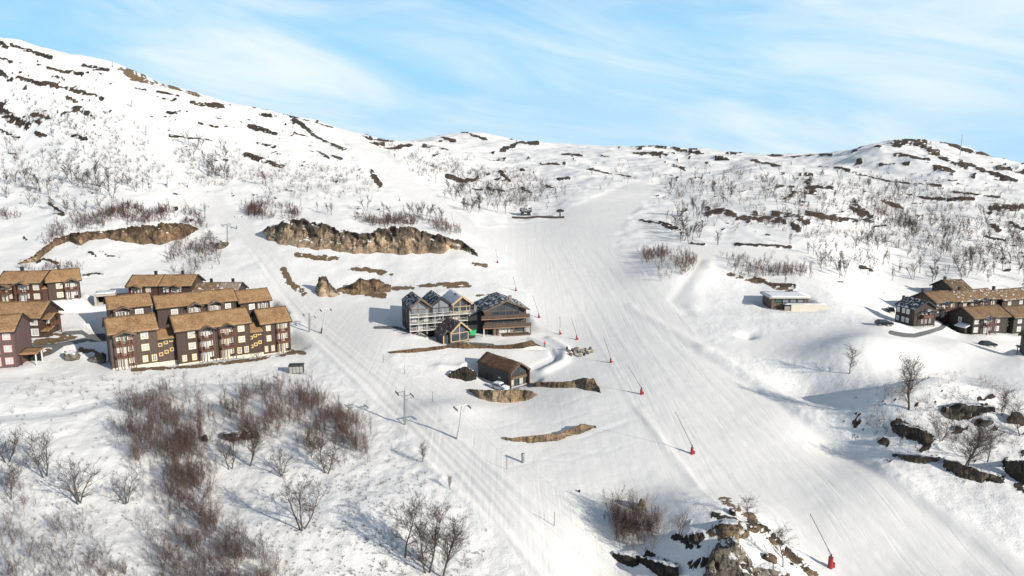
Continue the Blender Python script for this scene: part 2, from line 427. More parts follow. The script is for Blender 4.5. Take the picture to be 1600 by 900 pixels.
# packed path and asphalt
path = np.zeros(PX.shape)
stroke(path, [(-40,660),(0,655),(120,641),(240,612),(330,605),(430,604)], 5.5, 1.0)
stroke(path, [(868,560),(862,545),(840,535),(825,530)], 4, 1.0); stroke(path, [(835,575),(868,560)], 4)
road = np.zeros(PX.shape)
stroke(road, [(50,541),(85,540),(115,535),(142,528),(128,519),(100,521)], 3.2); stroke(road, [(142,528),(170,527),(215,530)], 6)
stroke(road, [(0,566),(50,560),(80,550),(96,540)], 3.5)
stroke(road, [(1392,519),(1412,523),(1428,524),(1446,520),(1470,513),(1484,500),(1496,496)], 4.2, asp=1.3)
stroke(road, [(700,537),(745,538),(770,540)], 3); stroke(road, [(585,512),(620,512),(665,526)], 2.2, 0.9)
stroke(road, [(826,602),(850,600),(870,602)], 4, 0.9)
# bare heather, rock and soil showing through the snow
rock = np.zeros(PX.shape); dirt = np.zeros(PX.shape)
R = lambda pts, w, v=1.0, a=1.3: stroke(rock, pts, w, v, a)
Dt = lambda pts, w, v=1.0, a=1.2: stroke(dirt, pts, w, v, a)
# left mountain
for pts, w in [([(0,66),(10,72)],4),([(20,68),(45,78),(78,88)],4),([(0,88),(20,96)],4),([(60,102),(100,110),(128,115)],3.5),([(130,98),(170,107)],4),([(0,112),(18,122)],6),
    ([(28,120),(60,130),(105,137),(140,148),(160,155)],5),([(0,170),(15,185),(40,195)],9),([(0,160),(10,160)],6),([(105,152),(115,157)],4),([(52,180),(82,186)],4),([(118,172),(145,180)],5),([(85,118),(100,126)],3),
    ([(115,215),(140,220)],5),([(55,210),(70,214)],4),([(300,162),(350,171)],3.5),([(390,196),(430,206)],5),([(385,245),(440,262)],5),([(460,205),(480,212)],3),([(208,137),(230,140)],2),([(245,144),(280,153)],2),([(265,214),(330,222)],2),([(262,176),(270,178)],3),([(310,195),(340,200)],2.4),([(0,205),(30,215)],3),([(15,240),(25,242)],3)]: R(pts, w)
for pts, w in [([(186,106),(215,116),(255,129),(300,143),(340,153),(400,173)],3.4),([(205,118),(245,127)],3)]: Dt(pts, w, 0.85)
for pts, w in [([(400,171),(420,178)],2.5),([(405,182),(432,188)],2),([(432,182),(460,190),(500,198),(540,206)],2),([(455,190),(485,205),(515,220),(530,232)],2.6),([(505,188),(540,202)],2.2),([(520,225),(540,235)],3),([(545,206),(580,214),(620,220)],2.4),([(575,218),(600,221)],2),([(600,226),(680,230),(700,236)],1.8),
    ([(580,270),(594,290)],4.5),([(520,247),(535,252)],3),([(500,242),(512,250)],3),([(402,225),(430,232)],2.5),([(485,228),(492,232)],2)]: R(pts, w)
# skyline hills
for pts, w in [([(655,218),(668,213)],2.5),([(685,212),(700,205),(715,204),(730,207)],2.5),([(690,216),(712,220)],2.5),([(735,210),(760,216)],2),([(770,242),(790,232),(810,224),(840,226)],3),([(760,252),(790,250)],2),([(800,217),(860,216),(930,226)],1.8),([(880,240),(910,243)],3.4),([(845,258),(882,258)],3),
    ([(985,231),(1050,232),(1100,240)],1.8),([(990,240),(1035,241)],2.2),([(1130,240),(1180,240)],1.8),([(1120,248),(1200,258)],2.4),([(1050,260),(1072,262)],3),([(920,264),(950,268),(985,273)],3),([(1200,243),(1240,245),(1300,243)],1.6),([(1190,257),(1220,262)],2)]: R(pts, w)
for pts, w in [([(1345,228),(1368,224)],2),([(1368,233),(1372,233)],5),([(1395,228),(1425,224),(1445,228),(1455,235)],7),([(1330,240),(1340,237)],2),([(1450,232),(1480,250),(1510,258)],7),([(1400,246),(1450,252)],4),([(1375,259),(1420,260)],3),([(1460,262),(1490,268)],4),([(1500,250),(1550,272),(1590,282)],4),([(1560,262),(1600,270)],5),([(1470,228),(1520,240),(1600,256)],2),([(1280,258),(1390,280)],2.4),([(1250,270),(1270,272)],2)]: R(pts, w)
# middle slopes
for pts, w in [([(700,275),(725,281),(748,278)],4),([(740,291),(752,293)],2.5),([(762,290),(785,296)],3.5),([(782,272),(795,282)],4),([(815,290),(830,300)],3),([(845,285),(862,294)],3.5),([(870,280),(890,278)],2),
    ([(1030,350),(1050,358),(1062,364)],5),([(1080,380),(1100,382)],2.5),([(1035,275),(1050,277)],2),
    ([(1105,335),(1130,330),(1150,342),(1200,344)],6),([(1180,336),(1225,348)],6),([(1210,335),(1240,340),(1262,350)],6),([(1262,335),(1290,342),(1335,346)],6),([(1335,318),(1345,330),(1360,345)],9),([(1240,352),(1248,360)],6),([(1150,382),(1235,386)],3),
    ([(1375,312),(1410,322)],3.5),([(1440,308),(1480,312),(1520,312)],4),([(1550,325),(1600,325)],7),([(1580,350),(1600,358)],5),([(1550,350),(1560,360)],5),([(1540,372),(1570,376)],3),([(1240,300),(1275,302)],2.5),([(1260,293),(1300,296)],4),([(1490,300),(1560,308)],2.5),([(1390,280),(1470,292)],2),
    ([(1030,440),(1048,430),(1068,422),(1080,412)],5.5),([(1180,436),(1205,445),(1240,448)],5),([(1345,418),(1360,424)],4),([(1455,445),(1510,448)],2.5),([(1000,345),(1030,352)],2)]: R(pts, w)
for pts, w in [([(1140,430),(1190,440),(1235,455)],5)]: Dt(pts, w, 0.8)
# soil round the houses and berms
for pts, w in [([(205,578),(300,573),(400,562),(470,550)],3.0),([(450,548),(475,552)],4),([(28,534),(60,535),(95,531),(118,526)],5.5),([(42,556),(60,552),(75,548)],6),([(128,545),(150,550)],6),([(60,520),(110,524)],3),
    ([(465,398),(500,402),(530,403)],5),([(443,422),(452,442),(475,458)],6),([(545,418),(575,422),(610,430)],5),([(615,452),(660,447),(730,443)],4),([(540,455),(600,462)],5),([(740,412),(760,416)],3),([(720,380),(740,395)],5),
    ([(745,462),(780,459)],1.6),([(175,552),(230,560)],2),([(735,447),(700,450)],2)]: Dt(pts, w)
for pts, w in [([(88,412),(70,405),(55,412)],4),([(130,430),(160,428)],3),([(330,382),(355,385)],4),([(140,395),(150,400)],2.5),([(165,398),(190,402)],1.5),([(75,318),(100,335)],2.5),([(82,335),(100,338)],2.5)]: R(pts, w, 0.9)
# right knoll and bottom right
for pts, w in [([(1375,690),(1385,695)],6),([(1400,665),(1420,678),(1450,690)],11),([(1480,640),(1510,648),(1540,640)],9),([(1530,625),(1550,620)],5),([(1585,650),(1600,660)],9),([(1400,712),(1430,718),(1465,716)],5),([(1478,725),(1500,738),(1540,748),(1565,748)],8),([(1525,660),(1545,660)],6),([(1575,725),(1600,740)],11),([(1590,760),(1600,765)],6),([(1440,705),(1450,700)],4),([(1495,670),(1500,675)],4),
    ([(1130,780),(1160,800),(1190,820),(1230,860),(1260,890)],5),([(1055,840),(1075,845),(1095,840)],8),([(1075,855),(1090,856)],5),([(1010,865),(1040,890),(960,860)],8),([(1080,885),(1110,880),(1180,895)],9),([(1115,805),(1140,812),(1175,820)],6)]: R(pts, w, 1.0, 1.1)
for pts, w in [([(1130,778),(1160,795),(1180,815),(1215,850),(1270,898)],8),([(1110,830),(1140,860)],7)]: Dt(pts, w, 0.9)
# scattered patches: density painted, shape from noise stretched along the contours
dens = np.zeros(PX.shape)
def dn(pts, w, v, a=1.0): stroke(dens, pts, w, v, a)
dn([(0,200),(60,150),(130,190)], 60, 0.55); dn([(0,110),(150,130)], 40, 0.6); dn([(250,190),(480,230)], 45, 0.55); dn([(300,250),(420,280),(560,250)], 40, 0.5)
dn([(690,270),(880,290)], 40, 0.62); dn([(900,245),(1250,262)], 22, 0.6); dn([(1030,300),(1560,320)], 45, 0.55); dn([(1350,240),(1600,280)], 30, 0.75); dn([(1060,350),(1370,350)], 25, 0.55); dn([(1250,400),(1600,400)], 45, 0.4)
dn([(1380,650),(1600,690)], 70, 0.58); dn([(1090,850),(1200,880)], 60, 0.5); dn([(500,340),(700,350)], 25, 0.45); dn([(90,360),(330,300)], 50, 0.35)
sc = np.clip(VYw/250, 0.25, 3)
pn = fbm(PX/26, PY/9.5, 1.0, 4, 5, 0.6)
pn2 = fbm(PX/110, PY/40, 1.0, 2, 15)
auto = np.clip(blur(dens, 6), 0, 1)*0.50+pn*0.95+pn2*0.35-0.54
auto = np.where(dens > 0.05, np.clip(auto*4.0+0.2, 0, 1.0), 0)
rock = np.maximum(rock, auto)
dens2 = np.clip((300-PY)/160, 0, 1)*0.5+np.clip(blur(dens, 8), 0, 1)*0.7; dens2 = np.where(VYw > 205, dens2, np.clip(blur(dens, 8), 0, 1)*0.5)
sp_ = fbm(PX/9, PY/4.2, 1.0, 2, 91, 0.7)+0.4*fbm(PX/60, PY/25, 1.0, 2, 93)
rock = np.maximum(rock, np.clip((sp_-0.68+0.30*dens2)*5, 0, 0.95)*(dens2 > 0.03))
brk = 1.0*fbm(PX/15, PY/6, 1.0, 3, 71, 0.75)+0.35*fbm(PX/45, PY/16, 1.0, 2, 77)
fleck = np.clip(fbm(PX/6.5, PY/3.4, 1.0, 2, 97, 0.8)-0.12, 0, 1)*1.5
rock = np.where(rock > 0.02, rock*0.88+1.05*brk*np.clip(rock*2, 0, 1)-fleck, 0)*(1-smoothm*0.95)
dirt = np.where(dirt > 0.02, dirt*0.82+1.25*brk*np.clip(dirt*2, 0, 1), 0)
# relief: wind-packed snow off the piste, hummocks further up, broken ground on rock
off = 1-smoothm*0.95; off2 = 1-smoothm*0.6
far = np.clip((VYw-200)/300, 0, 1); near = np.clip((260-VYw)/140, 0, 1)
for p_, th_, W_, D_ in SITES.values():
    c_, s_ = math.cos(th_), math.sin(th_); cx, cy = p_.x+c_*W_/2-s_*D_/2, p_.y+s_*W_/2+c_*D_/2
    dd = np.hypot(VXw-cx, VYw-cy)-max(W_, D_)*0.75
    off = off*np.clip(dd/8, 0, 1); off2 = off2*np.clip(dd/12, 0, 1)
dz = off*near*(0.35*fbm(VXw, VYw, 9.0, 3, 21)+0.16*fbm(VXw, VYw, 2.2, 2, 33))
dz += off2*far*(7.0*far*fbm(VXw, VYw, 70, 4, 41, 0.5)*np.clip(1-(VYw-700)/800, 0.3, 1))+off*np.clip((VYw-150)/150, 0, 1)*1.1*fbm(VXw, VYw, 16, 3, 44)
dz += np.clip(rock, 0, 1)*off*(0.25+0.9*np.abs(fbm(PX/18, PY/7, 1.0, 3, 51)))*np.clip(sc, 0.5, 1.6)
dz += smoothm*0.05*fbm(VXw, VYw, 3.0, 2, 61)+0.5*smoothm*near*fbm(VXw, VYw, 26, 2, 62)
VZ = VZ+dz
gi = np.arange(NU*NR).reshape(NR, NU)
gf = np.stack([gi[:-1,:-1], gi[:-1,1:], gi[1:,1:], gi[1:,:-1]], -1).reshape(-1, 4)
gme = np_mesh('snow_ground', np.stack([VXw, VYw, VZ], -1).reshape(-1, 3), gf, True)
for nm, arr in (('rock', rock), ('dirt', dirt), ('piste', blur(piste, 14)), ('lane', blur(lane, 10)), ('road', road), ('path', path)):
    at = gme.attributes.new(nm, 'FLOAT', 'POINT'); at.data.foreach_set('value', arr.astype(np.float32).ravel())
# exact heights of the built sheet for everything placed later
def gz(x, y):
    fu = (x/y-_u[0])/(_u[1]-_u[0]); fl = (math.log(y)-_l[0])/(_l[1]-_l[0])
    i = min(max(int(fu), 0), NU-2); j = min(max(int(fl), 0), NR-2); a = fu-i; b = fl-j
    return float((VZ[j,i]*(1-a)+VZ[j,i+1]*a)*(1-b)+(VZ[j+1,i]*(1-a)+VZ[j+1,i+1]*a)*b)
def groomed(x, y):
    i = int(min(max((x/y-_u[0])/(_u[1]-_u[0]), 0), NU-1)); j = int(min(max((math.log(y)-_l[0])/(_l[1]-_l[0]), 0), NR-1)); return smoothm[j, i]
def gza(x, y):
    fu = np.clip((x/y-_u[0])/(_u[1]-_u[0]), 0, NU-1.01); fl = np.clip((np.log(y)-_l[0])/(_l[1]-_l[0]), 0, NR-1.01)
    i = fu.astype(int); j = fl.astype(int); a = fu-i; b = fl-j
    return (VZ[j,i]*(1-a)+VZ[j,i+1]*a)*(1-b)+(VZ[j+1,i]*(1-a)+VZ[j+1,i+1]*a)*b
def hit(px, py):
    u, t = ray(px, py); z = gza(u*_YS, _YS); k = np.nonzero(z >= CAMZ+t*_YS)[0]
    k = int(k[0]) if len(k) else int(np.argmin(CAMZ+t*_YS-z)); y = float(_YS[k]); return Vector((float(u)*y, y, float(z[k])))

# ------------------------------------------------------------------ materials
MATS = {}
def newmat(name):
    m = bpy.data.materials.new(name); m.use_nodes = True; t = m.node_tree; b = t.nodes['Principled BSDF']; MATS[name] = m
    return m, t, b
def bump(t, b, h, strength, dist):
    n = t.nodes.new('ShaderNodeBump'); n.inputs['Strength'].default_value = strength; n.inputs['Distance'].default_value = dist
    t.links.new(h, n.inputs['Height']); t.links.new(n.outputs[0], b.inputs['Normal']); return n
def objco(t): return N(t, 'ShaderNodeTexCoord').outputs['Object']
def attr(t, nm): return N(t, 'ShaderNodeAttribute', attribute_name=nm).outputs['Fac']
def ground_material():
    m, t, b = newmat('snow_ground'); P = objco(t)
    n_f = noise(t, P, 0.9, 6, 0.65); n_m = noise(t, P, 0.16, 5, 0.6); n_l = noise(t, P, 0.03, 4, 0.55); n_x = noise(t, P, 3.5, 4, 0.6)
    jit = mathn(t, 'ADD', mathn(t, 'MULTIPLY', mathn(t, 'SUBTRACT', n_f, 0.5), 0.9), mathn(t, 'MULTIPLY', mathn(t, 'SUBTRACT', n_m, 0.5), 0.9))
    fr = smooth(t, mathn(t, 'ADD', attr(t, 'rock'), jit), 0.46, 0.60)
    fd = smooth(t, mathn(t, 'ADD', attr(t, 'dirt'), mathn(t, 'MULTIPLY', jit, 0.9)), 0.44, 0.58)
    fo = smooth(t, mathn(t, 'ADD', attr(t, 'road'), mathn(t, 'MULTIPLY', jit, 0.35)), 0.40, 0.62)
    heather = ramp(t, mathn(t, 'ADD', mathn(t, 'MULTIPLY', n_f, 0.5), mathn(t, 'MULTIPLY', n_m, 0.5)), [(0.36,(0.014,0.012,0.011)),(0.47,(0.034,0.027,0.022)),(0.57,(0.070,0.052,0.038)),(0.70,(0.13,0.108,0.088))])
    grass = ramp(t, n_x, [(0.3,(0.07,0.045,0.026)),(0.5,(0.19,0.125,0.07)),(0.7,(0.30,0.21,0.125))])
    rk = mixc(t, smooth(t, n_l, 0.42, 0.62), heather, mixc(t, 0.30, heather, grass))
    wa = N(t, 'ShaderNodeTexNoise'); wa.inputs['Scale'].default_value = 1.0; wa.inputs['Detail'].default_value = 4
    t.links.new(mapping(t, P, rot=(0,0,math.radians(7)), scale=(1.6,0.035,0.4)), wa.inputs['Vector'])
    wb = N(t, 'ShaderNodeTexNoise'); wb.inputs['Scale'].default_value = 1.0; wb.inputs['Detail'].default_value = 4
    t.links.new(mapping(t, P, rot=(0,0,math.radians(-31)), scale=(1.5,0.03,0.4)), wb.inputs['Vector'])
    pa_, la_ = attr(t, 'piste'), attr(t, 'lane')
    snow = mixc(t, smooth(t, n_m, 0.3, 0.75), (0.80,0.79,0.775), (0.86,0.85,0.835))
    groomed = mixc(t, mathn(t, 'ADD', mathn(t, 'MULTIPLY', smooth(t, wa.outputs['Fac'], 0.3, 0.7), 0.6), mathn(t, 'MULTIPLY', smooth(t, n_m, 0.3, 0.7), 0.4)), (0.765,0.75,0.728), (0.815,0.80,0.778))
    lanec = mixc(t, smooth(t, wb.outputs['Fac'], 0.3, 0.7), (0.765,0.75,0.725), (0.82,0.805,0.78))
    c = mixc(t, pa_, snow, groomed); c = mixc(t, la_, c, lanec)
    c = mixc(t, mathn(t, 'MULTIPLY', smooth(t, mathn(t, 'ADD', attr(t, 'path'), mathn(t, 'MULTIPLY', jit, 0.3)), 0.35, 0.8), 0.75), c, (0.52,0.545,0.56))
    c = mixc(t, fo, c, mixc(t, n_f, (0.10,0.10,0.105), (0.22,0.22,0.22)))
    c = mixc(t, fd, c, grass); c = mixc(t, fr, c, rk)
    t.links.new(c, b.inputs['Base Color']); b.inputs['Roughness'].default_value = 0.75; b.inputs['Specular IOR Level'].default_value = 0.25
    def tracks(rot, sc, dist, pw):
        w = N(t, 'ShaderNodeTexWave'); w.inputs['Scale'].default_value = sc; w.inputs['Distortion'].default_value = dist; w.inputs['Detail'].default_value = 2.0; w.inputs['Detail Scale'].default_value = 0.6
        t.links.new(mapping(t, P, rot=(0, 0, math.radians(rot)), scale=(1, 0.05, 0.0)), w.inputs['Vector']); return mathn(t, 'POWER', w.outputs['Fac'], pw)
    tk = mathn(t, 'MULTIPLY', mathn(t, 'MAXIMUM', tracks(11, 0.10, 7.0, 30), tracks(-3, 0.075, 9.0, 40)), smooth(t, pa_, 0.7, 1.0))
    tk = mathn(t, 'ADD', tk, mathn(t, 'MULTIPLY', mathn(t, 'MAXIMUM', tracks(-29, 0.13, 5.0, 24), tracks(-36, 0.09, 8.0, 40)), la_))
    free = mathn(t, 'SUBTRACT', 1.0, mathn(t, 'MAXIMUM', pa_, la_), clamp=True)
    h = mathn(t, 'MULTIPLY', mathn(t, 'ADD', mathn(t, 'MULTIPLY', n_f, 0.20), mathn(t, 'MULTIPLY', n_x, 0.06)), free)
    h = mathn(t, 'ADD', h, mathn(t, 'MULTIPLY', mathn(t, 'MULTIPLY', wa.outputs['Fac'], pa_), 0.036))
    h = mathn(t, 'ADD', h, mathn(t, 'MULTIPLY', mathn(t, 'MULTIPLY', wb.outputs['Fac'], la_), 0.06))
    h = mathn(t, 'ADD', h, mathn(t, 'MULTIPLY', n_x, 0.03))
    h = mathn(t, 'ADD', h, mathn(t, 'MULTIPLY', mathn(t, 'MAXIMUM', fr, fd), mathn(t, 'ADD', 0.25, mathn(t, 'MULTIPLY', n_f, 0.6))))
    h = mathn(t, 'SUBTRACT', h, mathn(t, 'MULTIPLY', mathn(t, 'MULTIPLY', tk, smooth(t, n_m, 0.42, 0.62)), 0.022))
    bump(t, b, h, 0.9, 1.0)
    return m
g_obj = link('snow_ground', gme, ground_material()); tag(g_obj, 'snow covered mountainside with groomed ski runs and bare heather patches', None, None, 'structure')
# ------------------------------------------------------------------ building materials
def wood(name, c1, c2, pitch=5.5):
    m, t, b = newmat(name); P = objco(t); sp = N(t, 'ShaderNodeSeparateXYZ'); L(t, P, sp.inputs[0])
    xy = mathn(t, 'ADD', sp.outputs[0], sp.outputs[1])
    fr = mathn(t, 'FRACT', mathn(t, 'MULTIPLY', xy, pitch)); gap = mathn(t, 'LESS_THAN', fr, 0.14)
    fl = mathn(t, 'FLOOR', mathn(t, 'MULTIPLY', xy, pitch)); wn = N(t, 'ShaderNodeTexWhiteNoise', noise_dimensions='1D'); L(t, fl, wn.inputs['W'])
    n = noise(t, mapping(t, P, scale=(3, 3, 0.35)), 1.5, 5, 0.6)
    c = mixc(t, mathn(t, 'MULTIPLY_ADD', wn.outputs[0], 0.45, mathn(t, 'MULTIPLY', n, 0.6)), c1, c2)
    L(t, c, b.inputs['Base Color']); b.inputs['Roughness'].default_value = 0.7
    bump(t, b, mathn(t, 'SUBTRACT', mathn(t, 'MULTIPLY', n, 0.2), gap), 0.6, 0.03); return m
def flat(name, c, rough=0.6, var=0.12, sc=1.5, metal=0.0):
    m, t, b = newmat(name); n = noise(t, objco(t), sc, 5, 0.6)
    d = tuple(max(0, x*(1-var*1.6)) for x in c); e = tuple(min(1, x*(1+var)) for x in c)
    L(t, mixc(t, n, d, e), b.inputs['Base Color']); b.inputs['Roughness'].default_value = rough; b.inputs['Metallic'].default_value = metal
    return m
def turf(name, snow=0.0, cols=((0.11,0.064,0.034),(0.30,0.182,0.096),(0.46,0.305,0.175)), amp=0.10):
    m, t, b = newmat(name); P = objco(t); n = noise(t, P, 2.6, 6, 0.7); n2 = noise(t, P, 0.45, 3, 0.5)
    f = mathn(t, 'ADD', mathn(t, 'MULTIPLY', n, 0.75), mathn(t, 'MULTIPLY', n2, 0.3))
    c = ramp(t, f, [(0.34, cols[0]), (0.52, cols[1]), (0.72, cols[2])])
    if snow > 0:
        fs = smooth(t, mathn(t, 'ADD', noise(t, P, 1.1, 6, 0.7), snow), 0.60, 0.66); c = mixc(t, fs, c, (0.80,0.81,0.83))
    L(t, c, b.inputs['Base Color']); b.inputs['Roughness'].default_value = 0.95; b.inputs['Specular IOR Level'].default_value = 0.1
    bump(t, b, n, 0.9, amp); return m
WOOD = wood('brown_wood', (0.028,0.017,0.013), (0.080,0.048,0.036))
WOOD2 = wood('weathered_brown_wood', (0.050,0.034,0.028), (0.115,0.078,0.062))
WOODR = wood('red_brown_wood', (0.040,0.017,0.012), (0.105,0.044,0.030))
WOODP = wood('purple_brown_wood', (0.075,0.045,0.042), (0.15,0.095,0.088))
WOODB = wood('black_wood', (0.012,0.012,0.013), (0.034,0.032,0.032))
WOODD = wood('dark_brown_wood', (0.020,0.015,0.013), (0.052,0.038,0.032))
WOODG = wood('dark_grey_wood', (0.030,0.030,0.031), (0.062,0.060,0.060), 6)
TIMBER = wood('pale_timber', (0.38,0.255,0.14), (0.56,0.40,0.235), 3)
TIMB2 = wood('weathered_timber', (0.085,0.055,0.038), (0.17,0.115,0.080), 3)
ORANGE = wood('oiled_timber', (0.20,0.115,0.065), (0.32,0.20,0.12), 3)
REDT = wood('red_timber', (0.085,0.032,0.020), (0.17,0.070,0.045), 3)
TURF = turf('turf_roof'); TURFN = turf('brown_turf_roof', 0.0, ((0.075,0.047,0.030),(0.20,0.13,0.078),(0.33,0.235,0.15)))
TURFS = turf('turf_roof_snow', 0.0, ((0.075,0.047,0.030),(0.20,0.13,0.078),(0.33,0.235,0.15))); TURFS2 = turf('turf_roof_more_snow', 0.03, ((0.075,0.047,0.030),(0.20,0.13,0.078),(0.33,0.235,0.15)))
MOSS = turf('moss_roof', 0.0, ((0.060,0.035,0.024),(0.145,0.083,0.052),(0.27,0.18,0.125)))
SLATE = turf('slate_snow_roof', 0.08, ((0.030,0.033,0.040),(0.055,0.060,0.070),(0.10,0.105,0.115)), 0.04)
SLATED = turf('dark_shingle_roof', 0.03, ((0.040,0.028,0.030),(0.085,0.062,0.062),(0.17,0.135,0.13)), 0.05)
SNOWROOF = turf('snow_roof', 0.6)
CREAM = flat('cream_paint', (0.62,0.50,0.28), 0.5); WHITE = flat('white_paint', (0.74,0.73,0.70), 0.5, 0.06); PINK = flat('pink_paint', (0.55,0.24,0.22), 0.5)
YELLOW = flat('yellow_paint', (0.66,0.47,0.17), 0.5); OCHRE = flat('ochre_paint', (0.55,0.36,0.16), 0.5)
CONC = flat('concrete', (0.42,0.39,0.34), 0.85); PLINTH = flat('plinth_render', (0.62,0.57,0.47), 0.85)
STONE = flat('stone', (0.30,0.27,0.235), 0.9, 0.4, 0.9); METAL = flat('galvanised_steel', (0.30,0.31,0.32), 0.45, 0.1, 2, 0.6)
BLACKM = flat('black_metal', (0.02,0.02,0.022), 0.5); SCAF = flat('scaffold_tube', (0.62,0.60,0.57), 0.45); DARK = flat('painted_inner_shade', (0.012,0.012,0.013), 0.9)  # DARK: near-black colour standing in for shade inside the carports and garage
def glassm(name, c, r=0.08):
    m, t, b = newmat(name); n = noise(t, objco(t), 0.8, 3)
    L(t, mixc(t, n, tuple(x*0.6 for x in c), tuple(min(1, x*1.3) for x in c)), b.inputs['Base Color'])
    b.inputs['Roughness'].default_value = r; b.inputs['Specular IOR Level'].default_value = 0.8; return m
GLASS = glassm('window_glass', (0.05,0.065,0.08)); CURT = glassm('curtained_glass', (0.46,0.45,0.42), 0.18); GLASSL = glassm('pale_glass', (0.20,0.22,0.24))

def slab(name, p00, p10, p11, p01, th, mat, parent, n=20, m=7, amp=0.05, seed=0):
    """thick sheet: p00->p10 along the eave, p00->p01 up to the ridge; upper side bumpy"""
    p00, p10, p11, p01 = (np.array(p, float) for p in (p00, p10, p11, p01))
    a = np.linspace(0, 1, n); b = np.linspace(0, 1, m); A, B = np.meshgrid(a, b)
    Pt = (p00[None,None]*((1-A)*(1-B))[...,None]+p10*(A*(1-B))[...,None]+p11*(A*B)[...,None]+p01*((1-A)*B)[...,None])
    nr = np.cross(p10-p00, p01-p00); nr = nr/np.linalg.norm(nr); nr = nr if nr[2] > 0 else -nr
    ll = np.linalg.norm(p10-p00); lu = np.linalg.norm(p01-p00)
    d = th+amp*(fbm(A*ll+seed*7.7, B*lu+seed*3.1, 0.9, 2, seed)*1.6+0.4*fbm(A*ll, B*lu+seed, 3.0, 2, seed+3))
    top = Pt+nr*d[...,None]; v = np.concatenate([top.reshape(-1,3), Pt.reshape(-1,3)])
    g = np.arange(n*m).reshape(m, n); q = lambda g_: np.stack([g_[:-1,:-1], g_[:-1,1:], g_[1:,1:], g_[1:,:-1]], -1).reshape(-1,4)
    o = n*m; rim = np.concatenate([g[0,:], g[1:,-1], g[-1,-2::-1], g[-2:0:-1,0]]); r2 = np.roll(rim, -1)
    f = np.concatenate([q(g), q(g)[:, ::-1]+o, np.stack([rim, rim+o, r2+o, r2], -1)])
    me = np_mesh(name, v, f); bm = bmesh.new(); bm.from_mesh(me); bmesh.ops.recalc_face_normals(bm, faces=bm.faces); bm.to_mesh(me); bm.free()
    return link(name, me, mat, parent)
_wm = {}
def window(par, x, y, z, w, h, trim, face='front', glass=None, cols=2, rows=2, sash=None, name='window', tw=0.13):
    """casing + pane + glazing bars; (x,y) is the lower-left corner on the wall plane, face gives the outward side"""
    key = (round(w,2), round(h,2), trim.name, tw)
    if key not in _wm:
        b = MB(); b.box(-tw, w+tw, -0.07, 0.03, -tw, 0).box(-tw, w+tw, -0.07, 0.03, h, h+tw).box(-tw, 0, -0.07, 0.03, 0, h).box(w, w+tw, -0.07, 0.03, 0, h)
        me = b.mesh('window'); me.materials.append(trim); _wm[key] = me
    o = link(name, _wm[key], None, par, (x, y, z)); o.rotation_euler.z = {'front': 0, 'right': math.pi/2, 'left': -math.pi/2, 'back': math.pi}[face]
    glass = glass or CURT
    k2 = (round(w,2), round(h,2), glass.name, 'p')
    if k2 not in _wm:
        me = MB().box(0, w, -0.02, 0.025, 0, h).mesh('pane'); me.materials.append(glass); _wm[k2] = me
    link('pane', _wm[k2], None, o)
    sash = sash or WHITE
    k3 = (round(w,2), round(h,2), cols, rows, sash.name)
    if k3 not in _wm:
        b = MB(); s_ = 0.06
        b.box(0, s_, -0.05, -0.021, 0, h).box(w-s_, w, -0.05, -0.021, 0, h).box(s_, w-s_, -0.05, -0.021, 0, s_).box(s_, w-s_, -0.05, -0.021, h-s_, h)
        for i in range(1, cols): b.box(w*i/cols-0.03, w*i/cols+0.03, -0.049, -0.021, s_, h-s_)
        for i in range(1, rows): b.box(s_, w-s_, -0.045, -0.022, h*i/rows-0.02, h*i/rows+0.02)
        me = b.mesh('sash'); me.materials.append(sash); _wm[k3] = me
    link('sash', _wm[k3], None, o); return o
def thing(key, name, label, cat, group=None):
    p, th, W, D = SITES[key]; o = empty(name, p, th); tag(o, label, cat, group); return o, W, D
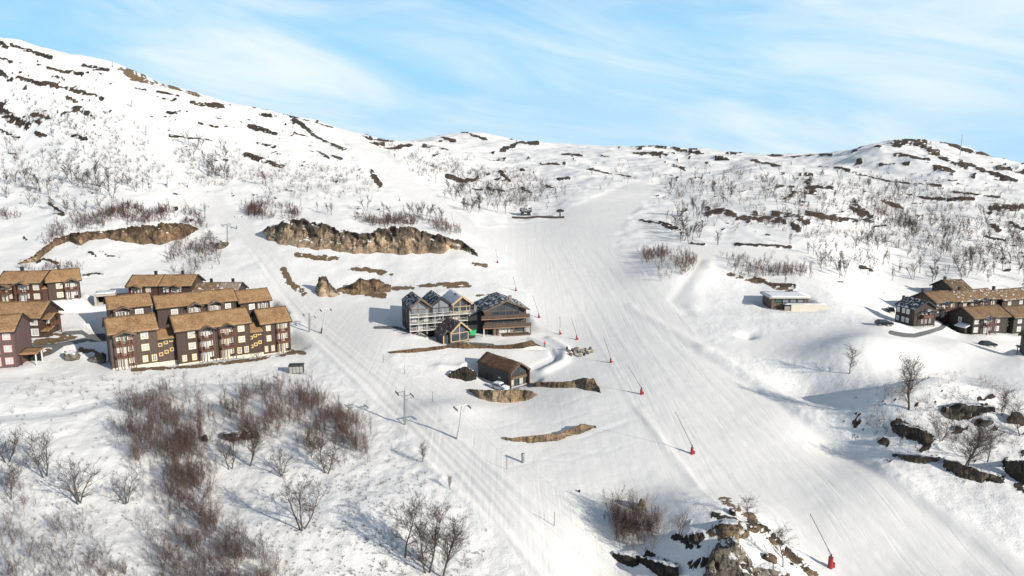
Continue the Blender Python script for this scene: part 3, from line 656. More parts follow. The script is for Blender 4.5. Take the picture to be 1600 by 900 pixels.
def long_house(key, name, label, cat, He, rise, wallm=WOOD, roofm=TURF, bargem=WOODB, group=None, over=0.7, side=0.5, chimneys=(), plinth=None, bands=(), found=3.0, D=None):
    """ridge along the facade"""
    o, W, D0 = thing(key, name, label, cat, group); D = D or D0; mid = D/2
    MB().poly([(0,0,-found),(W,0,-found),(W,D,-found),(0,D,-found),(0,0,He),(W,0,He),(W,D,He),(0,D,He),(0,mid,He+rise),(W,mid,He+rise)],
              [(0,3,2,1),(0,1,5,4),(2,3,7,6),(1,2,6,9,5),(3,0,4,8,7),(4,5,9,8),(6,7,8,9)]).build('wall', wallm, o)
    sl = rise/mid; ze = He-over*sl
    r = slab('roof', (-side,-over,ze+0.05), (W+side,-over,ze+0.05), (W+side,mid,He+rise+0.05), (-side,mid,He+rise+0.05), 0.26, roofm, o, max(10, int(W*2.2)), 10, 0.09, sum(map(ord, key)))
    slab('roof', (-side,D+over,ze+0.05), (W+side,D+over,ze+0.05), (W+side,mid,He+rise+0.05), (-side,mid,He+rise+0.05), 0.26, roofm, o, max(10, int(W*1.5)), 6, 0.06, 7)
    for xx in (-side-0.06, W+side+0.06):
        for yy in (-over-0.05, D+over+0.05): MB().bar((xx,yy,ze+0.1), (xx,mid,He+rise+0.16), 0.10, 0.42).build('barge_board', bargem, o)
    MB().box(-side, W+side, -over-0.10, -over-0.01, ze-0.06, ze+0.24).build('eave_board', bargem, o)
    for fx in chimneys:
        c = MB().box(W*fx-0.35, W*fx+0.35, mid+0.4, mid+1.1, He+rise-0.8, He+rise+1.15).build('chimney', BLACKM, o)
        MB().box(W*fx-0.45, W*fx+0.45, mid+0.3, mid+1.2, He+rise+1.16, He+rise+1.26).build('chimney_cap', BLACKM, c)
    if plinth: MB().box(0.02, W-0.02, -0.10, -0.004, -1.6, plinth).build('plinth', PLINTH, o)
    for z in bands: MB().box(0.0, W, -0.05, -0.003, z-0.06, z+0.06).build('storey_band', wallm, o)
    for xx in (0.06, W-0.06): MB().box(xx-0.09, xx+0.09, -0.07, -0.004, -0.2, He-0.1).build('corner_board', wallm, o)
    return o, W, D
def bay(o, x0, x1, floors, top, roofm=TURF, proj=1.5, postm=REDT, gl=None, trim=WHITE, rise=0.9, st=2.75, ground=True, gable=True, bargem=TIMB2, nwin=3):
    """balcony tower: posts, floors, railings, small gabled roof, glazed doors behind"""
    w = x1-x0
    for xx in (x0+0.08, (x0+x1)/2-w*0.14, x1-w*0.28 if w > 3.5 else x1-0.08, x1-0.08)[:4 if w > 3.5 else 3]:
        MB().box(xx-0.09, xx+0.09, -proj-0.02, -proj+0.16, -1.0, top-0.05).build('post', postm, o)
    for k in range(1, floors):
        z = k*st
        fl = MB().box(x0, x1, -proj+0.17, -0.004, z-0.14, z+0.02).build('balcony_floor', postm, o)
        b = MB().box(x0, x1, -proj-0.06, -proj-0.02, z+0.05, z+0.22).box(x0, x1, -proj-0.07, -proj-0.02, z+0.86, z+0.96)
        n = int(w/0.28)
        for i in range(n+1): b.box(x0+w*i/n-0.05, x0+w*i/n+0.05, -proj-0.055, -proj-0.025, z+0.22, z+0.86)
        b.build('railing', postm, o)
    for k in range(floors):
        z = k*st+0.25; ww = (w-0.3)/nwin
        for i in range(nwin):
            door = (i == nwin//2) or (k == 0 and nwin > 2 and i < nwin-1)
            window(o, x0+0.25+ww*i, -0.004, z if door else z+0.75, ww-0.32, 1.95 if door else 1.2, trim, 'front', gl or (CURT if (i+k) % 3 else GLASSL), 2 if door else 1, 3 if door else 2, name='balcony_door' if door else 'window', tw=0.09)
    if gable:
        xm = (x0+x1)/2; ov = 0.45
        for sg in (-1, 1):
            xe = x0-ov if sg < 0 else x1+ov
            slab('bay_roof', (xe,-proj-0.55,top), (xe,1.6,top), (xm,1.6,top+rise), (xm,-proj-0.55,top+rise), 0.16, roofm, o, 8, 5, 0.05, int(abs(x0*10))+sg)
            MB().bar((xe,-proj-0.62,top+0.06), (xm,-proj-0.62,top+rise+0.08), 0.09, 0.30).build('bay_barge_board', bargem, o)
        MB().prism([(x0,top-0.02),(x1,top-0.02),(xm,top+rise-0.08)], -proj+0.3, -proj+0.36).build('bay_gable', WOODB, o)
    return o

# ---- front terrace
ST = 2.75
o, W, D = long_house('A1', 'apartment_house', 'three storey brown apartment house with turf roof, left end of the front terrace', 'house', 8.3, 2.6, WOOD2, plinth=0.25, bands=(5.6, 2.85), side=0.45)
bay(o, W*0.10, W*0.50, 3, 7.75, trim=CREAM, bargem=TIMB2)
for k in (1, 2): window(o, W*0.66, -0.004, k*ST+0.75, 1.35, 1.35, CREAM)
window(o, W*0.66, -0.004, 0.8, 0.9, 1.35, YELLOW); window(o, W*0.86, -0.004, 0.75, 0.85, 1.35, YELLOW, glass=GLASSL)
def stair_link(key, label, cols=3):
    o, W, D = long_house(key, 'stair_link', label, 'house', 5.9, 1.5, WOOD2 if key == 'A2' else WOOD, side=0.05, plinth=0.25, found=3)
    for r in range(2):
        for i in range(cols): window(o, W*(0.10+0.30*i), -0.004, 1.8+r*2.3+0.42*i, 0.62, 0.62, YELLOW, glass=GLASS, cols=1, rows=1, sash=YELLOW)
    return o
stair_link('A2', 'low stair link with stepped yellow windows right of the left end house')
o, W, D = long_house('A3', 'apartment_house', 'widest three storey brown apartment house with two balcony towers in the front terrace', 'house', 8.35, 2.7, WOOD, plinth=0.2, side=0.45)
bay(o, W*0.30, W*0.49, 3, 7.8, bargem=WOODB, trim=WHITE, gl=CURT); bay(o, W*0.575, W*0.77, 3, 7.8, bargem=WOODB, trim=CREAM)
for k in (1, 2): window(o, W*0.155, -0.004, k*ST+0.75, 1.4, 1.4, CREAM, cols=1, rows=1); window(o, W*0.835, -0.004, k*ST+0.75, 1.35, 1.35, CREAM)
for xx, c in ((0.06, YELLOW), (0.19, YELLOW), (0.81, YELLOW), (0.91, CREAM)): window(o, W*xx, -0.004, 0.75, 0.8, 1.35, c, glass=CURT if xx < 0.8 else GLASSL)
stair_link('A4', 'low stair link with stepped yellow windows beside the right end house')
o, W, D = long_house('A5', 'apartment_house', 'narrow dark three storey apartment house, right end of the front terrace', 'house', 8.3, 2.7, WOOD, plinth=0.15, side=0.6)
for k in (1, 2): window(o, W*0.16, -0.004, k*ST+0.75, 0.95, 1.35, YELLOW)
for xx in (0.04, 0.28): window(o, W*xx+0.2, -0.004, 0.75, 0.65, 1.35, OCHRE, cols=1)
bay(o, W*0.52, W*0.99, 3, 8.1, proj=1.0, gable=False, trim=CREAM, postm=REDT)
# ---- second row
o, W, D = long_house('B1', 'apartment_house', 'brown house with turf roof behind the left end house of the front terrace', 'house', 10.0, 2.4, WOOD, TURF, side=0.4)
bay(o, W*0.12, W*0.48, 3, 9.4, st=3.35, trim=WHITE, roofm=TURFS); window(o, W*0.62, -0.004, 7.6, 1.7, 1.4, WHITE, cols=3)
o, W, D = long_house('B2', 'apartment_house', 'long brown house with snow dabs on its two small gables, middle of second row', 'house', 10.0, 2.5, WOOD, TURF, side=0.4)
bay(o, W*0.37, W*0.54, 3, 9.5, st=3.35, trim=WHITE, roofm=TURFS2); bay(o, W*0.63, W*0.80, 3, 9.5, st=3.35, trim=WHITE, roofm=TURFS2)
window(o, W*0.17, -0.004, 7.6, 1.5, 1.4, WHITE, cols=3); window(o, W*0.86, -0.004, 7.6, 1.3, 1.4, WHITE)
o, W, D = long_house('B3', 'apartment_house', 'dark brown house with turf roof at the right end of second row', 'house', 10.0, 2.6, WOOD, TURF, side=0.6)
window(o, W*0.30, -0.004, 7.6, 1.4, 1.4, WHITE, cols=2); bay(o, W*0.55, W*0.98, 3, 9.7, proj=1.0, gable=False, st=3.35)
# ---- back row
for key, lab, He, wm, rm, ch, bx, wx in (
    ('C1', 'brown two storey house with red balcony, left end of the back row', 5.6, WOODR, TURF, (0.72,), (0.08, 0.50), (0.62,)),
    ('C2', 'brown two storey house with chimney and balcony, second of the back row', 5.6, WOOD, TURF, (0.55,), (0.38, 0.72), (0.16,)),
    ('C3', 'lower house with a snow patch on its turf roof, third of the back row', 4.6, WOODR, TURFS2, (0.6,), (0.05, 0.45), (0.55,)),
    ('C4', 'dark house with greyish snowy roof and right gable, last of the back row', 4.6, WOOD, turf('turf_roof_frosted', 0.02, ((0.16,0.12,0.10),(0.28,0.22,0.18),(0.42,0.36,0.31))), (0.6,), None, (0.2, 0.6))):
    o, W, D = long_house(key, 'row_house', lab, 'house', He, 2.4, wm, rm, chimneys=ch, side=0.6, found=4)
    if bx: bay(o, W*bx[0], W*bx[1], 2, He-0.5, st=2.6, trim=WHITE, roofm=TURF, rise=0.7, postm=REDT)
    for x_ in wx:
        for k in range(2 if He > 5 else 1): window(o, W*x_, -0.004, He-2.0-k*2.6, 1.3, 1.3, OCHRE if key == 'C1' else WHITE)
    if key == 'C4':
        MB().box(W+0.01, W+1.2, 2.2, 5.2, -3, 2.6).build('porch', WOOD, o)
        slab('porch_roof', (W-0.02,1.7,2.7), (W+1.7,1.7,2.7), (W+1.7,3.7,3.6), (W-0.02,3.7,3.6), 0.14, TURF, o, 6, 4); slab('porch_roof', (W-0.02,5.7,2.7), (W+1.7,5.7,2.7), (W+1.7,3.7,3.6), (W-0.02,3.7,3.6), 0.14, TURF, o, 6, 4)
        window(o, W+1.205, 3.0, 0.6, 0.9, 1.5, WHITE, 'right')
    if key == 'C2':
        MB().box(-1.1, 0.4, -1.2, -0.01, 2.3, 2.42).build('canopy', TURF, o)
# ---- upper left pair
o, W, D = long_house('D1', 'row_house', 'brown house with red balcony towers at the left edge below the slope', 'house', 5.5, 2.5, WOODR, TURF, chimneys=(0.35,), found=4)
bay(o, W*0.46, W*0.74, 2, 4.9, st=2.6, roofm=TURF, trim=WHITE); bay(o, W*0.06, W*0.34, 2, 4.4, st=2.6, roofm=TURFS, proj=2.2, trim=CREAM)
for k in range(2): window(o, W*0.83, -0.004, 0.75+k*2.6, 1.4, 1.4, CREAM)
o, W, D = long_house('D2', 'row_house', 'brown house with chimney and right-hand balcony above the dark carport', 'house', 5.5, 2.6, WOOD, TURF, chimneys=(0.42,), found=4)
bay(o, W*0.52, W*0.94, 2, 5.0, st=2.6, trim=WHITE, gl=CURT)
for k in range(2): window(o, W*0.27, -0.004, 0.75+k*2.6, 1.35, 1.35, CREAM, cols=1 if k else 2)
MB().box(-1.9, -0.05, 0.4, 3.0, -2, 3.4).build('side_link', WOODR, o); slab('side_link_roof', (-2.0,0.0,3.4), (-0.05,0.0,3.4), (-0.05,3.2,4.5), (-2.0,3.2,4.5), 0.15, TURF, o, 6, 4)
# ---- left middle
o, W, D = long_house('E', 'apartment_house', 'dark brown two storey house with gabled timber porch above the road bend', 'house', 5.3, 2.9, WOOD, TURF, found=4, side=0.9)
for xx in (0.62, 0.86):
    for k in range(2): window(o, W*xx, -0.004, 0.55+k*2.7, 1.5, 1.6, WHITE, cols=3 if xx < 0.7 else 2)
for yy in (1.5, 5.6): MB().box(W+1.7, W+1.9, yy, yy+0.2, -2, 4.5).build('post', REDT, o)
MB().box(W+0.01, W+1.7, 1.5, 5.8, 2.3, 2.5).build('balcony_floor', REDT, o)
MB().box(W+1.72, W+1.8, 1.7, 5.6, 2.5, 3.4).build('railing', REDT, o)
for a in (0.9, 6.4): slab('porch_roof', (W+0.02,a,4.3), (W+2.3,a,4.3), (W+2.3,3.65,5.5), (W+0.02,3.65,5.5), 0.16, TURF, o, 7, 5)
MB().box(W+0.01, W+1.5, 0.3, 2.6, -2, 1.7).build('porch', WOOD, o); slab('porch_roof', (W+0.02,-0.2,1.5), (W+2.1,-0.2,1.5), (W+2.1,2.8,2.3), (W+0.02,2.8,2.3), 0.14, TURF, o, 7, 5)
window(o, W+0.004, 3.0, 2.9, 0.9, 1.7, WHITE, 'right')
# ---- left front
o, W, D = long_house('F', 'apartment_house', 'purplish three storey house with pink window frames cut by the left edge', 'house', 8.3, 2.6, WOODP, TURF, found=4, side=0.5, bands=(2.75, 5.5))
for k in range(3):
    window(o, W*0.82, -0.004, 0.8+k*2.75, 1.35, 1.35, PINK, cols=2); window(o, W*0.66, -0.004, 0.5+k*2.75, 0.9, 1.8, PINK, cols=1)
p, th, W, D = SITES['F']
def car_port():
    q = Matrix.Rotation(th, 4, 'Z') @ Vector((W+0.15, 1.2, 0)); o = empty('carport', p+q, th); tag(o, 'small turf roofed carport beside the pink framed house', 'carport')
    for xx in (0.1, 2.9):
        for yy in (0.1, 3.5): MB().box(xx, xx+0.2, yy, yy+0.2, -1.5, 2.4).build('post', WHITE if xx > 1 else WOOD, o)
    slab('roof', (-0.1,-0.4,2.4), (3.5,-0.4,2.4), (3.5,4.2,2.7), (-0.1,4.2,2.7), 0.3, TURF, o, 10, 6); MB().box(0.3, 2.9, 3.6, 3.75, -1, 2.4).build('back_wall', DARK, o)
car_port()
# ---- dark carport with concrete frame
o, W, D = thing('G', 'concrete_carport', 'dark open carport with pale concrete frame left of the back row', 'carport')
MB().box(-0.4, 0.1, -0.3, D, -2, 2.7).build('wall', CONC, o); MB().box(W-0.1, W+0.5, -0.3, D, -2, 2.7).build('wall', CONC, o); MB().box(-0.4, W+0.5, -0.5, D, 2.72, 3.2).build('roof', CONC, o)
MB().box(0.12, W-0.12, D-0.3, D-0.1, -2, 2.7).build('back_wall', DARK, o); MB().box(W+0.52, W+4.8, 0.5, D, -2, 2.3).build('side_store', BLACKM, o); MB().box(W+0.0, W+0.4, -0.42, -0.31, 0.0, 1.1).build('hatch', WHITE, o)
SNOWCAP = lambda o_, x0, x1, y0, y1, z, th_=0.25: slab('roof_snow', (x0,y0,z), (x1,y0,z), (x1,y1,z), (x0,y1,z), th_, SNOWROOF, o_, 12, 8, 0.08)
SNOWCAP(o, -0.3, W+0.4, 0.8, D-0.1, 3.21)

def gable_house(key, name, label, cat, He, rise, wallm, roofm, barge, group=None, over=0.5, front=0.6, found=3.0, W=None, D=None, x0=0.0, o=None, bw=0.42, wall2=None):
    """ridge runs back from the facade"""
    if o is None: o, W0, D0 = thing(key, name, label, cat, group); W = W or W0; D = D or D0
    xm = x0+W/2; x1 = x0+W
    MB().prism([(x0,-found),(x1,-found),(x1,He),(xm,He+rise),(x0,He)], 0, D).build('wall', wallm, o)
    sl = rise/(W/2); ze = He-over*sl
    for sg in (-1, 1):
        xe = x0-over if sg < 0 else x1+over
        slab('roof', (xe,-front,ze+0.04), (xe,D+0.3,ze+0.04), (xm,D+0.3,He+rise+0.04), (xm,-front,He+rise+0.04), 0.2, roofm, o, 16, 8, 0.06, int(x0*3)+sg+50)
        MB().bar((xe,-front-0.07,ze+0.10), (xm,-front-0.07,He+rise+0.12), 0.13, bw).build('barge_board', barge, o)
    return o, W, D
def glazed_gable(o, x0, x1, z0, He, rise, mull, frame, y=-0.03, glass=GLASS, th=0.16, mids=(0.5,), bar=None):
    """glass wall following the roof pitch with timber mullions"""
    xm = (x0+x1)/2
    MB().prism([(x0,z0),(x1,z0),(x1,He),(xm,He+rise),(x0,He)], y, y+0.025).build('glass_wall', glass, o)
    f = lambda x: He+rise*(1-abs(x-xm)/((x1-x0)/2))
    for m_ in (0.0,)+tuple(mids)+(1.0,):
        x = x0+(x1-x0)*m_; MB().box(x-th/2, x+th/2, y-0.08, y-0.002, z0, f(min(max(x, x0), x1))).build('mullion', frame, o)
    for zz in (bar or ()): MB().box(x0, x1, y-0.10, y-0.003, zz-0.1, zz+0.1).build('transom', frame, o)
    MB().box(x0, x1, y-0.10, y-0.003, z0-0.12, z0+0.1).build('transom', frame, o)

# ---- row houses under scaffolding
o, W, D = thing('I', 'row_houses', 'black clad three gabled row houses behind pale scaffolding', 'house')
w3 = W/3
for i in range(3):
    gable_house('I', '', '', '', 7.2, 2.2, WOODB if i < 2 else WOODB, SLATE if i < 2 else SNOWROOF, (TIMB2, BLACKM, TIMBER)[i], x0=i*w3, W=w3, D=D, o=o, over=0.05, front=1.2 if i != 1 else 0.1, bw=0.5)
    fr = (TIMB2, BLACKM, TIMBER)[i]
    glazed_gable(o, i*w3+0.5, (i+1)*w3-0.5, 4.9, 6.9, 1.75, 2, fr, glass=GLASSL if i != 2 else GLASS, mids=(0.38,) if i < 2 else (0.42, 0.8), bar=(6.5,))
    for k in range(2):
        for j in range(3): window(o, i*w3+0.5+j*(w3-0.8)/3, -0.004, 0.5+k*2.5, (w3-0.8)/3-0.35, 1.9, fr, glass=CURT if (i+j+k) % 2 else GLASS, cols=1, rows=2)
for yy, zz in ((7.6,5.0),(4.8,5.0),(7.2,2.0),(4.2,2.0)): window(o, -0.004, yy, zz, 0.45, 1.1, BLACKM, 'left', glass=CURT, cols=1, rows=1, sash=WHITE)
for xf in (0.42, 0.78): MB().box(W*xf, W*xf+0.5, 3.6, 4.1, 7.0, 9.6).build('chimney', BLACKM, o)
# scaffolding in front of it (a thing of its own)
p, th, W, D = SITES['I']
def scaffolding():
    q = Matrix.Rotation(th, 4, 'Z') @ Vector((-0.3, -2.3, 0)); s = empty('scaffolding', p+q, th); tag(s, 'pale tube scaffolding with plank decks on the three gabled row houses', 'scaffolding')
    n = 8; Ws = W+0.8
    for i in range(n+1):
        x = Ws*i/n
        for y in (0.0, 1.1): MB().tube((x,y,-1.5), (x,y,5.9 if i % 2 else 6.5), 0.045, n=6).build('standard', SCAF, s)
        for k in range(3): MB().tube((x,0,1.9*(k+1)-0.1), (x,1.1,1.9*(k+1)-0.1), 0.035, n=5).build('transom', SCAF, s)
    for k in range(3):
        z = 1.9*(k+1)-1.0
        for j in range(3): MB().box(-0.2, Ws+0.2, 0.08+j*0.33, 0.36+j*0.33, z, z+0.05).build('deck_plank', TIMBER if j != 1 else SCAF, s)
        for hz in (0.5, 1.0): MB().tube((-0.2,-0.05,z+hz), (Ws+0.2,-0.05,z+hz), 0.045, n=6).build('guard_rail', SCAF, s)
        MB().box(-0.2, Ws+0.2, -0.06, -0.02, z+0.02, z+0.24).build('toe_board', SCAF, s)
    for i in (0, 3, 5): MB().tube((Ws*i/n,-0.08,-0.6), (Ws*(i+1)/n,-0.08,1.0), 0.03, n=5).build('brace', SCAF, s)
    MB().bar((1.0,0.5,-0.8), (4.2,0.5,1.5), 0.6, 0.08).build('ramp', TIMBER, s)
    for yy in (0.0, 1.1, 2.2):
        MB().tube((Ws+0.8,yy+1.5,-1.0), (Ws+0.8,yy+1.5,6.6), 0.05, n=6).build('standard', SCAF, s)
    for k in range(9): MB().tube((Ws+0.8,1.5,-0.4+k*0.8), (Ws+0.8,3.7,-0.4+k*0.8), 0.04, n=5).build('rung', SCAF, s)
scaffolding()
# ---- big chalet
o, W, D = gable_house('J', 'chalet', 'large dark chalet with glazed gable and two timber balconies', 'house', 6.9, 2.5, WOODB, SLATE, TIMB2, over=0.6, front=1.6)
MB().box(0.0, W, -0.06, -0.003, 2.6, 7.0).build('front_cladding', WOOD2, o)
glazed_gable(o, W*0.17, W*0.83, 5.2, 7.15, 1.75, 2, TIMB2, y=-0.09, mids=(0.28, 0.5, 0.78), bar=(6.5,))
glazed_gable(o, W*0.17, W*0.88, 2.9, 4.6, 0.01, 2, TIMB2, y=-0.09, mids=(0.2, 0.4, 0.6, 0.8))
MB().box(W*0.30, W+0.02, -0.30, -0.003, -3, 2.4).build('stone_base', STONE, o)
for i, xx in enumerate((0.36, 0.44, 0.52)): window(o, W*xx, -0.304, 0.5, 0.75, 1.5, WHITE, cols=1, rows=1)
window(o, W*0.72, -0.304, 0.6, 2.4, 1.4, BLACKM, glass=GLASS, cols=4, rows=1, sash=TIMB2)
for z, x0, x1 in ((4.85, -1.3, W+0.5), (2.3, -0.9, W+0.9)):
    MB().box(x0, x1, -2.3, -0.32, z-0.25, z).build('balcony_floor', TIMB2, o)
    MB().box(x0, x1, -2.38, -2.31, z-0.22, z+0.03).build('balcony_fascia', ORANGE, o)
    r = MB().box(x0, x1, -2.36, -2.29, z+0.92, z+1.0)
    for i in range(int((x1-x0)/0.9)+1): r.box(x0+0.9*i, x0+0.9*i+0.06, -2.36, -2.29, z+0.05, z+0.92)
    r.build('railing', WOOD, o); MB().box(x0+0.1, x1-0.1, -2.33, -2.32, z+0.12, z+0.86).build('railing_board', WOOD2, o)
for xx in (-0.6, W*0.3, W*0.66, W+0.7): MB().box(xx-0.11, xx+0.11, -2.2, -1.98, -2.0, 2.04).build('post', TIMB2 if xx > -0.5 else WHITE, o)
MB().box(W*0.02, W*0.28, -0.05, -0.004, -1, 2.0).build('garage_shade_panel', DARK, o); MB().box(W*0.18, W*0.29, -1.6, -0.06, -1, 2.0).build('wood_screen', TIMB2, o)  # solid near-black panel on the wall paints the garage's inner shade
MB().box(W*0.40, W+0.5, -3.0, -0.31, -1.5, 0.15).build('terrace', TIMB2, o)
c = MB().box(W*0.62, W*0.62+0.7, 1.5, 2.2, 8.2, 10.2).build('chimney', STONE, o); MB().box(W*0.62-0.08, W*0.62+0.78, 1.42, 2.28, 10.21, 10.3).build('chimney_cap', BLACKM, c)
MB().prism([(-4.0,-3),(-0.01,-3),(-0.01,6.4),(-4.0,5.0)], 2.0, D-1).build('side_wing', WOODB, o); slab('side_wing_roof', (-4.4,1.4,5.0), (-4.4,D-0.6,5.0), (0.0,D-0.6,6.75), (0.0,1.4,6.75), 0.2, SLATE, o, 12, 8)
for yy in (4.5, 7.5): window(o, -4.005, yy, 2.4, 0.6, 1.4, BLACKM, 'left', glass=CURT)
# ---- gable house in front
o, W, D = gable_house('K', 'annex_house', 'low dark house with pale timber framed glass gable below the scaffolding', 'house', 3.0, 2.5, WOODG, SLATED, TIMBER, over=0.25, front=0.8, D=9.5, bw=0.34)
glazed_gable(o, 0.35, W-0.35, 0.35, 2.75, 2.2, 1, TIMBER, mids=(0.5,), bar=(2.6,), th=0.24, glass=GLASS)
MB().box(-1.7, -0.01, 0.6, 4.5, -2, 2.3).build('side_entry', WOODG, o); slab('side_entry_roof', (-2.0,0.2,2.2), (-2.0,5.0,2.2), (0.0,5.0,3.3), (0.0,0.2,3.3), 0.16, SLATED, o, 8, 5)
MB().box(-1.75, -1.45, 0.45, 0.58, -1, 2.2).build('post', TIMBER, o)
# ---- cabin
o, W, D = gable_house('L', 'cabin', 'dark grey cabin with mossy brown roof and recessed glazed gable', 'cabin', 3.5, 2.0, WOODG, MOSS, TIMB2, over=0.12, front=1.0, bw=0.36)
glazed_gable(o, 0.9, W-0.9, 2.75, 3.35, 1.45, 1, WOODG, mids=(0.3, 0.55, 0.8), th=0.1)
MB().box(0.4, W-0.9, -0.9, -0.11, 1.95, 2.6).build('balcony_front', TIMB2, o)
for xx in (0.0, W-0.22): MB().box(xx, xx+0.22, -0.98, -0.01, -2, 3.45).build('side_fin', TIMB2 if xx else TIMB2, o)
window(o, 0.5, -0.004, 0.2, 1.3, 1.75, WOODG, glass=CURT, cols=1, rows=1, sash=WOODG); window(o, 2.2, -0.004, 0.1, 0.9, 1.9, BLACKM, glass=GLASS, cols=1, rows=1, sash=BLACKM, name='door')
window(o, 3.4, -0.004, 0.1, 1.2, 1.9, WOODG, glass=CURT, cols=1, rows=1, sash=WOODG)
window(o, -0.004, 3.6, 1.5, 0.9, 0.4, BLACKM, 'left', glass=CURT, cols=1, rows=1, sash=WHITE)
for yy in (7.6, 5.6): MB().box(-0.05, -0.004, yy, yy+0.9, -0.3, 1.9).build('door', WOODB, o)
MB().box(-0.6, W+2.2, -4.0, -1.0, -1.6, 0.02).build('terrace', STONE, o)
# ---- concrete service building
o, W, D = thing('M', 'service_building', 'low concrete building with flat snowy roof in the white bank', 'building')
MB().box(0, W, 2.5, D+2.5, -3, 3.3).build('wall', TIMB2, o); MB().box(-1.0, W+0.3, 1.7, D+2.5, 3.31, 3.6).build('roof', CONC, o); SNOWCAP(o, -0.9, W+0.2, 1.9, D+2.4, 3.61, 0.35)
for i in range(4): window(o, 1.0+i*2.2, 2.496, 2.0, 1.7, 1.0, BLACKM, glass=GLASSL if i else glassm('green_glass', (0.03,0.10,0.07)), cols=1, rows=1, sash=BLACKM)
MB().box(W*0.45, W*0.80, 0.0, 0.3, -2, 2.0).build('retaining_wall', PLINTH, o); MB().box(W*0.81, W*1.45, 0.3, 0.6, -2, 1.8).build('retaining_wall', PLINTH, o); MB().box(W*0.28, W*0.44, 0.2, 0.5, -2, 1.3).build('retaining_wall', STONE, o); SNOWCAP(o, W*0.3, W*1.4, 0.6, 2.45, 1.6, 0.3)
# ---- right village
o, W, D = gable_house('N1', 'row_house', 'dark wooden house with snowy grey roof and timber porch, leftmost of right village', 'house', 5.2, 2.0, WOODD, SLATE, WOODB, over=0.5)
for xx in (0.34, 0.52, 0.7):
    for k in range(2): window(o, W*xx, -0.004, 0.7+k*2.6, 0.7, 1.3, REDT, glass=GLASSL, cols=1)
MB().box(W*0.3, W*0.8, -1.2, -0.2, 2.5, 3.3).build('balcony', REDT, o)
for xx in (0.3, 0.8): MB().box(W*xx-0.08, W*xx+0.08, -1.36, -1.21, -1, 4.2).build('post', REDT, o)
for a in (W*0.22, W*0.88): slab('porch_roof', (a,-1.7,4.0), (a,0.0,4.0), (W*0.55,0.0,4.9), (W*0.55,-1.7,4.9), 0.14, SLATE, o, 6, 5)
for yy in (2.0, 3.6, 5.6):
    for k in range(2): window(o, -0.004, yy+0.8, 0.7+k*2.6, 0.8, 1.2, WHITE, 'left', glass=CURT)
MB().box(1.0, 1.6, D-1.4, D-0.8, 5.4, 8.0).build('chimney', BLACKM, o)
for key, lab, He, rm, bays, wins, ch in (
    ('N2', 'brown house with light snow on turf roof behind the right village road', 5.2, TURFS, [(0.28,0.62)], (0.08, 0.70), (0.06,)),
    ('N3', 'long turf roofed house with snow strip and two small gables, right village', 5.2, TURFS2, [(0.30,0.50),(0.56,0.76)], (0.12, 0.84), (0.35,)),
    ('N4', 'turf roofed house with snow strip at the right edge behind others', 5.2, TURFS2, [(0.5,0.7)], (0.12, 0.35), (0.1,)),
    ('N5', 'dark house with tan turf roof and snowy dormer nearest the village road', 5.2, TURFN, [(0.30,0.56)], (0.05, 0.66), ()),
    ('N6', 'dark house with tan turf roof cut by the right edge', 5.2, TURFN, [(0.4,0.6)], (0.1,), ()),
    ('N0', 'small house with mossy roof and snow on the knoll behind right village', 4.0, turf('moss_roof_snow', 0.02, ((0.06,0.04,0.026),(0.16,0.105,0.065),(0.27,0.2,0.13))), [], (0.1, 0.45, 0.75), (0.2,))):
    o, W, D = long_house(key, 'row_house', lab, 'house', He, 2.4, WOODD if key in ('N5', 'N6', 'N0') else WOOD, rm, chimneys=ch, found=4)
    for (a, b_) in bays: bay(o, W*a, W*b_, 2, He-0.5, st=2.6, roofm=SLATE, trim=WHITE, rise=0.75, bargem=WOODB)
    for x_ in wins:
        for k in range(2 if He > 5 else 1): window(o, W*x_, -0.004, 0.7+k*2.6 if He > 5 else 1.6, 1.3, 1.3, WHITE if key != 'N2' else CREAM, glass=CURT)
    if key in ('N5', 'N2', 'N0'): window(o, -0.004, 5.0, 3.2 if He > 5 else 1.5, 0.9, 1.2, WHITE, 'left', glass=GLASSL)
    if key == 'N5':
        MB().box(-1.6, -0.02, 1.0, 4.0, -2, 1.9).build('porch', WOODB, o); slab('porch_roof', (-2.1,0.5,1.9), (-2.1,4.5,1.9), (0,4.5,2.8), (0,0.5,2.8), 0.2, SNOWROOF, o, 8, 5)
        MB().box(W, W+1.6, 1.0, 5.0, -2, 3.0).build('side_link', WOODB, o); slab('side_link_roof', (W,0.4,3.0), (W+1.6,0.4,3.0), (W+1.6,3.0,4.0), (W,3.0,4.0), 0.18, TURFS, o, 6, 5)
        for i in range(3): window(o, W+0.15+0.5*i, 0.996, 1.0+0.3*i, 0.35, 0.5, WHITE, glass=CURT, cols=1, rows=1)
o, W, D = long_house('N7', 'row_house', 'dark porch corner of a house at the right edge below the village', 'house', 4.2, 1.6, WOODB, TURFS, found=4)
MB().box(-1.5, -0.7, 0.2, 2.6, 2.0, 2.2).build('porch_roof', SLATE, o); MB().box(-1.45, -1.25, 0.3, 0.5, -2, 2.0).build('post', TIMB2, o)
# ---- far lift hut
o, W, D = long_house('hut', 'lift_hut', 'tiny dark hut beside the upper lift station on the saddle', 'hut', 2.4, 1.2, WOODB, SLATE, found=2)
window(o, W*0.3, -0.004, 1.0, 1.2, 1.0, WHITE, glass=GLASSL)
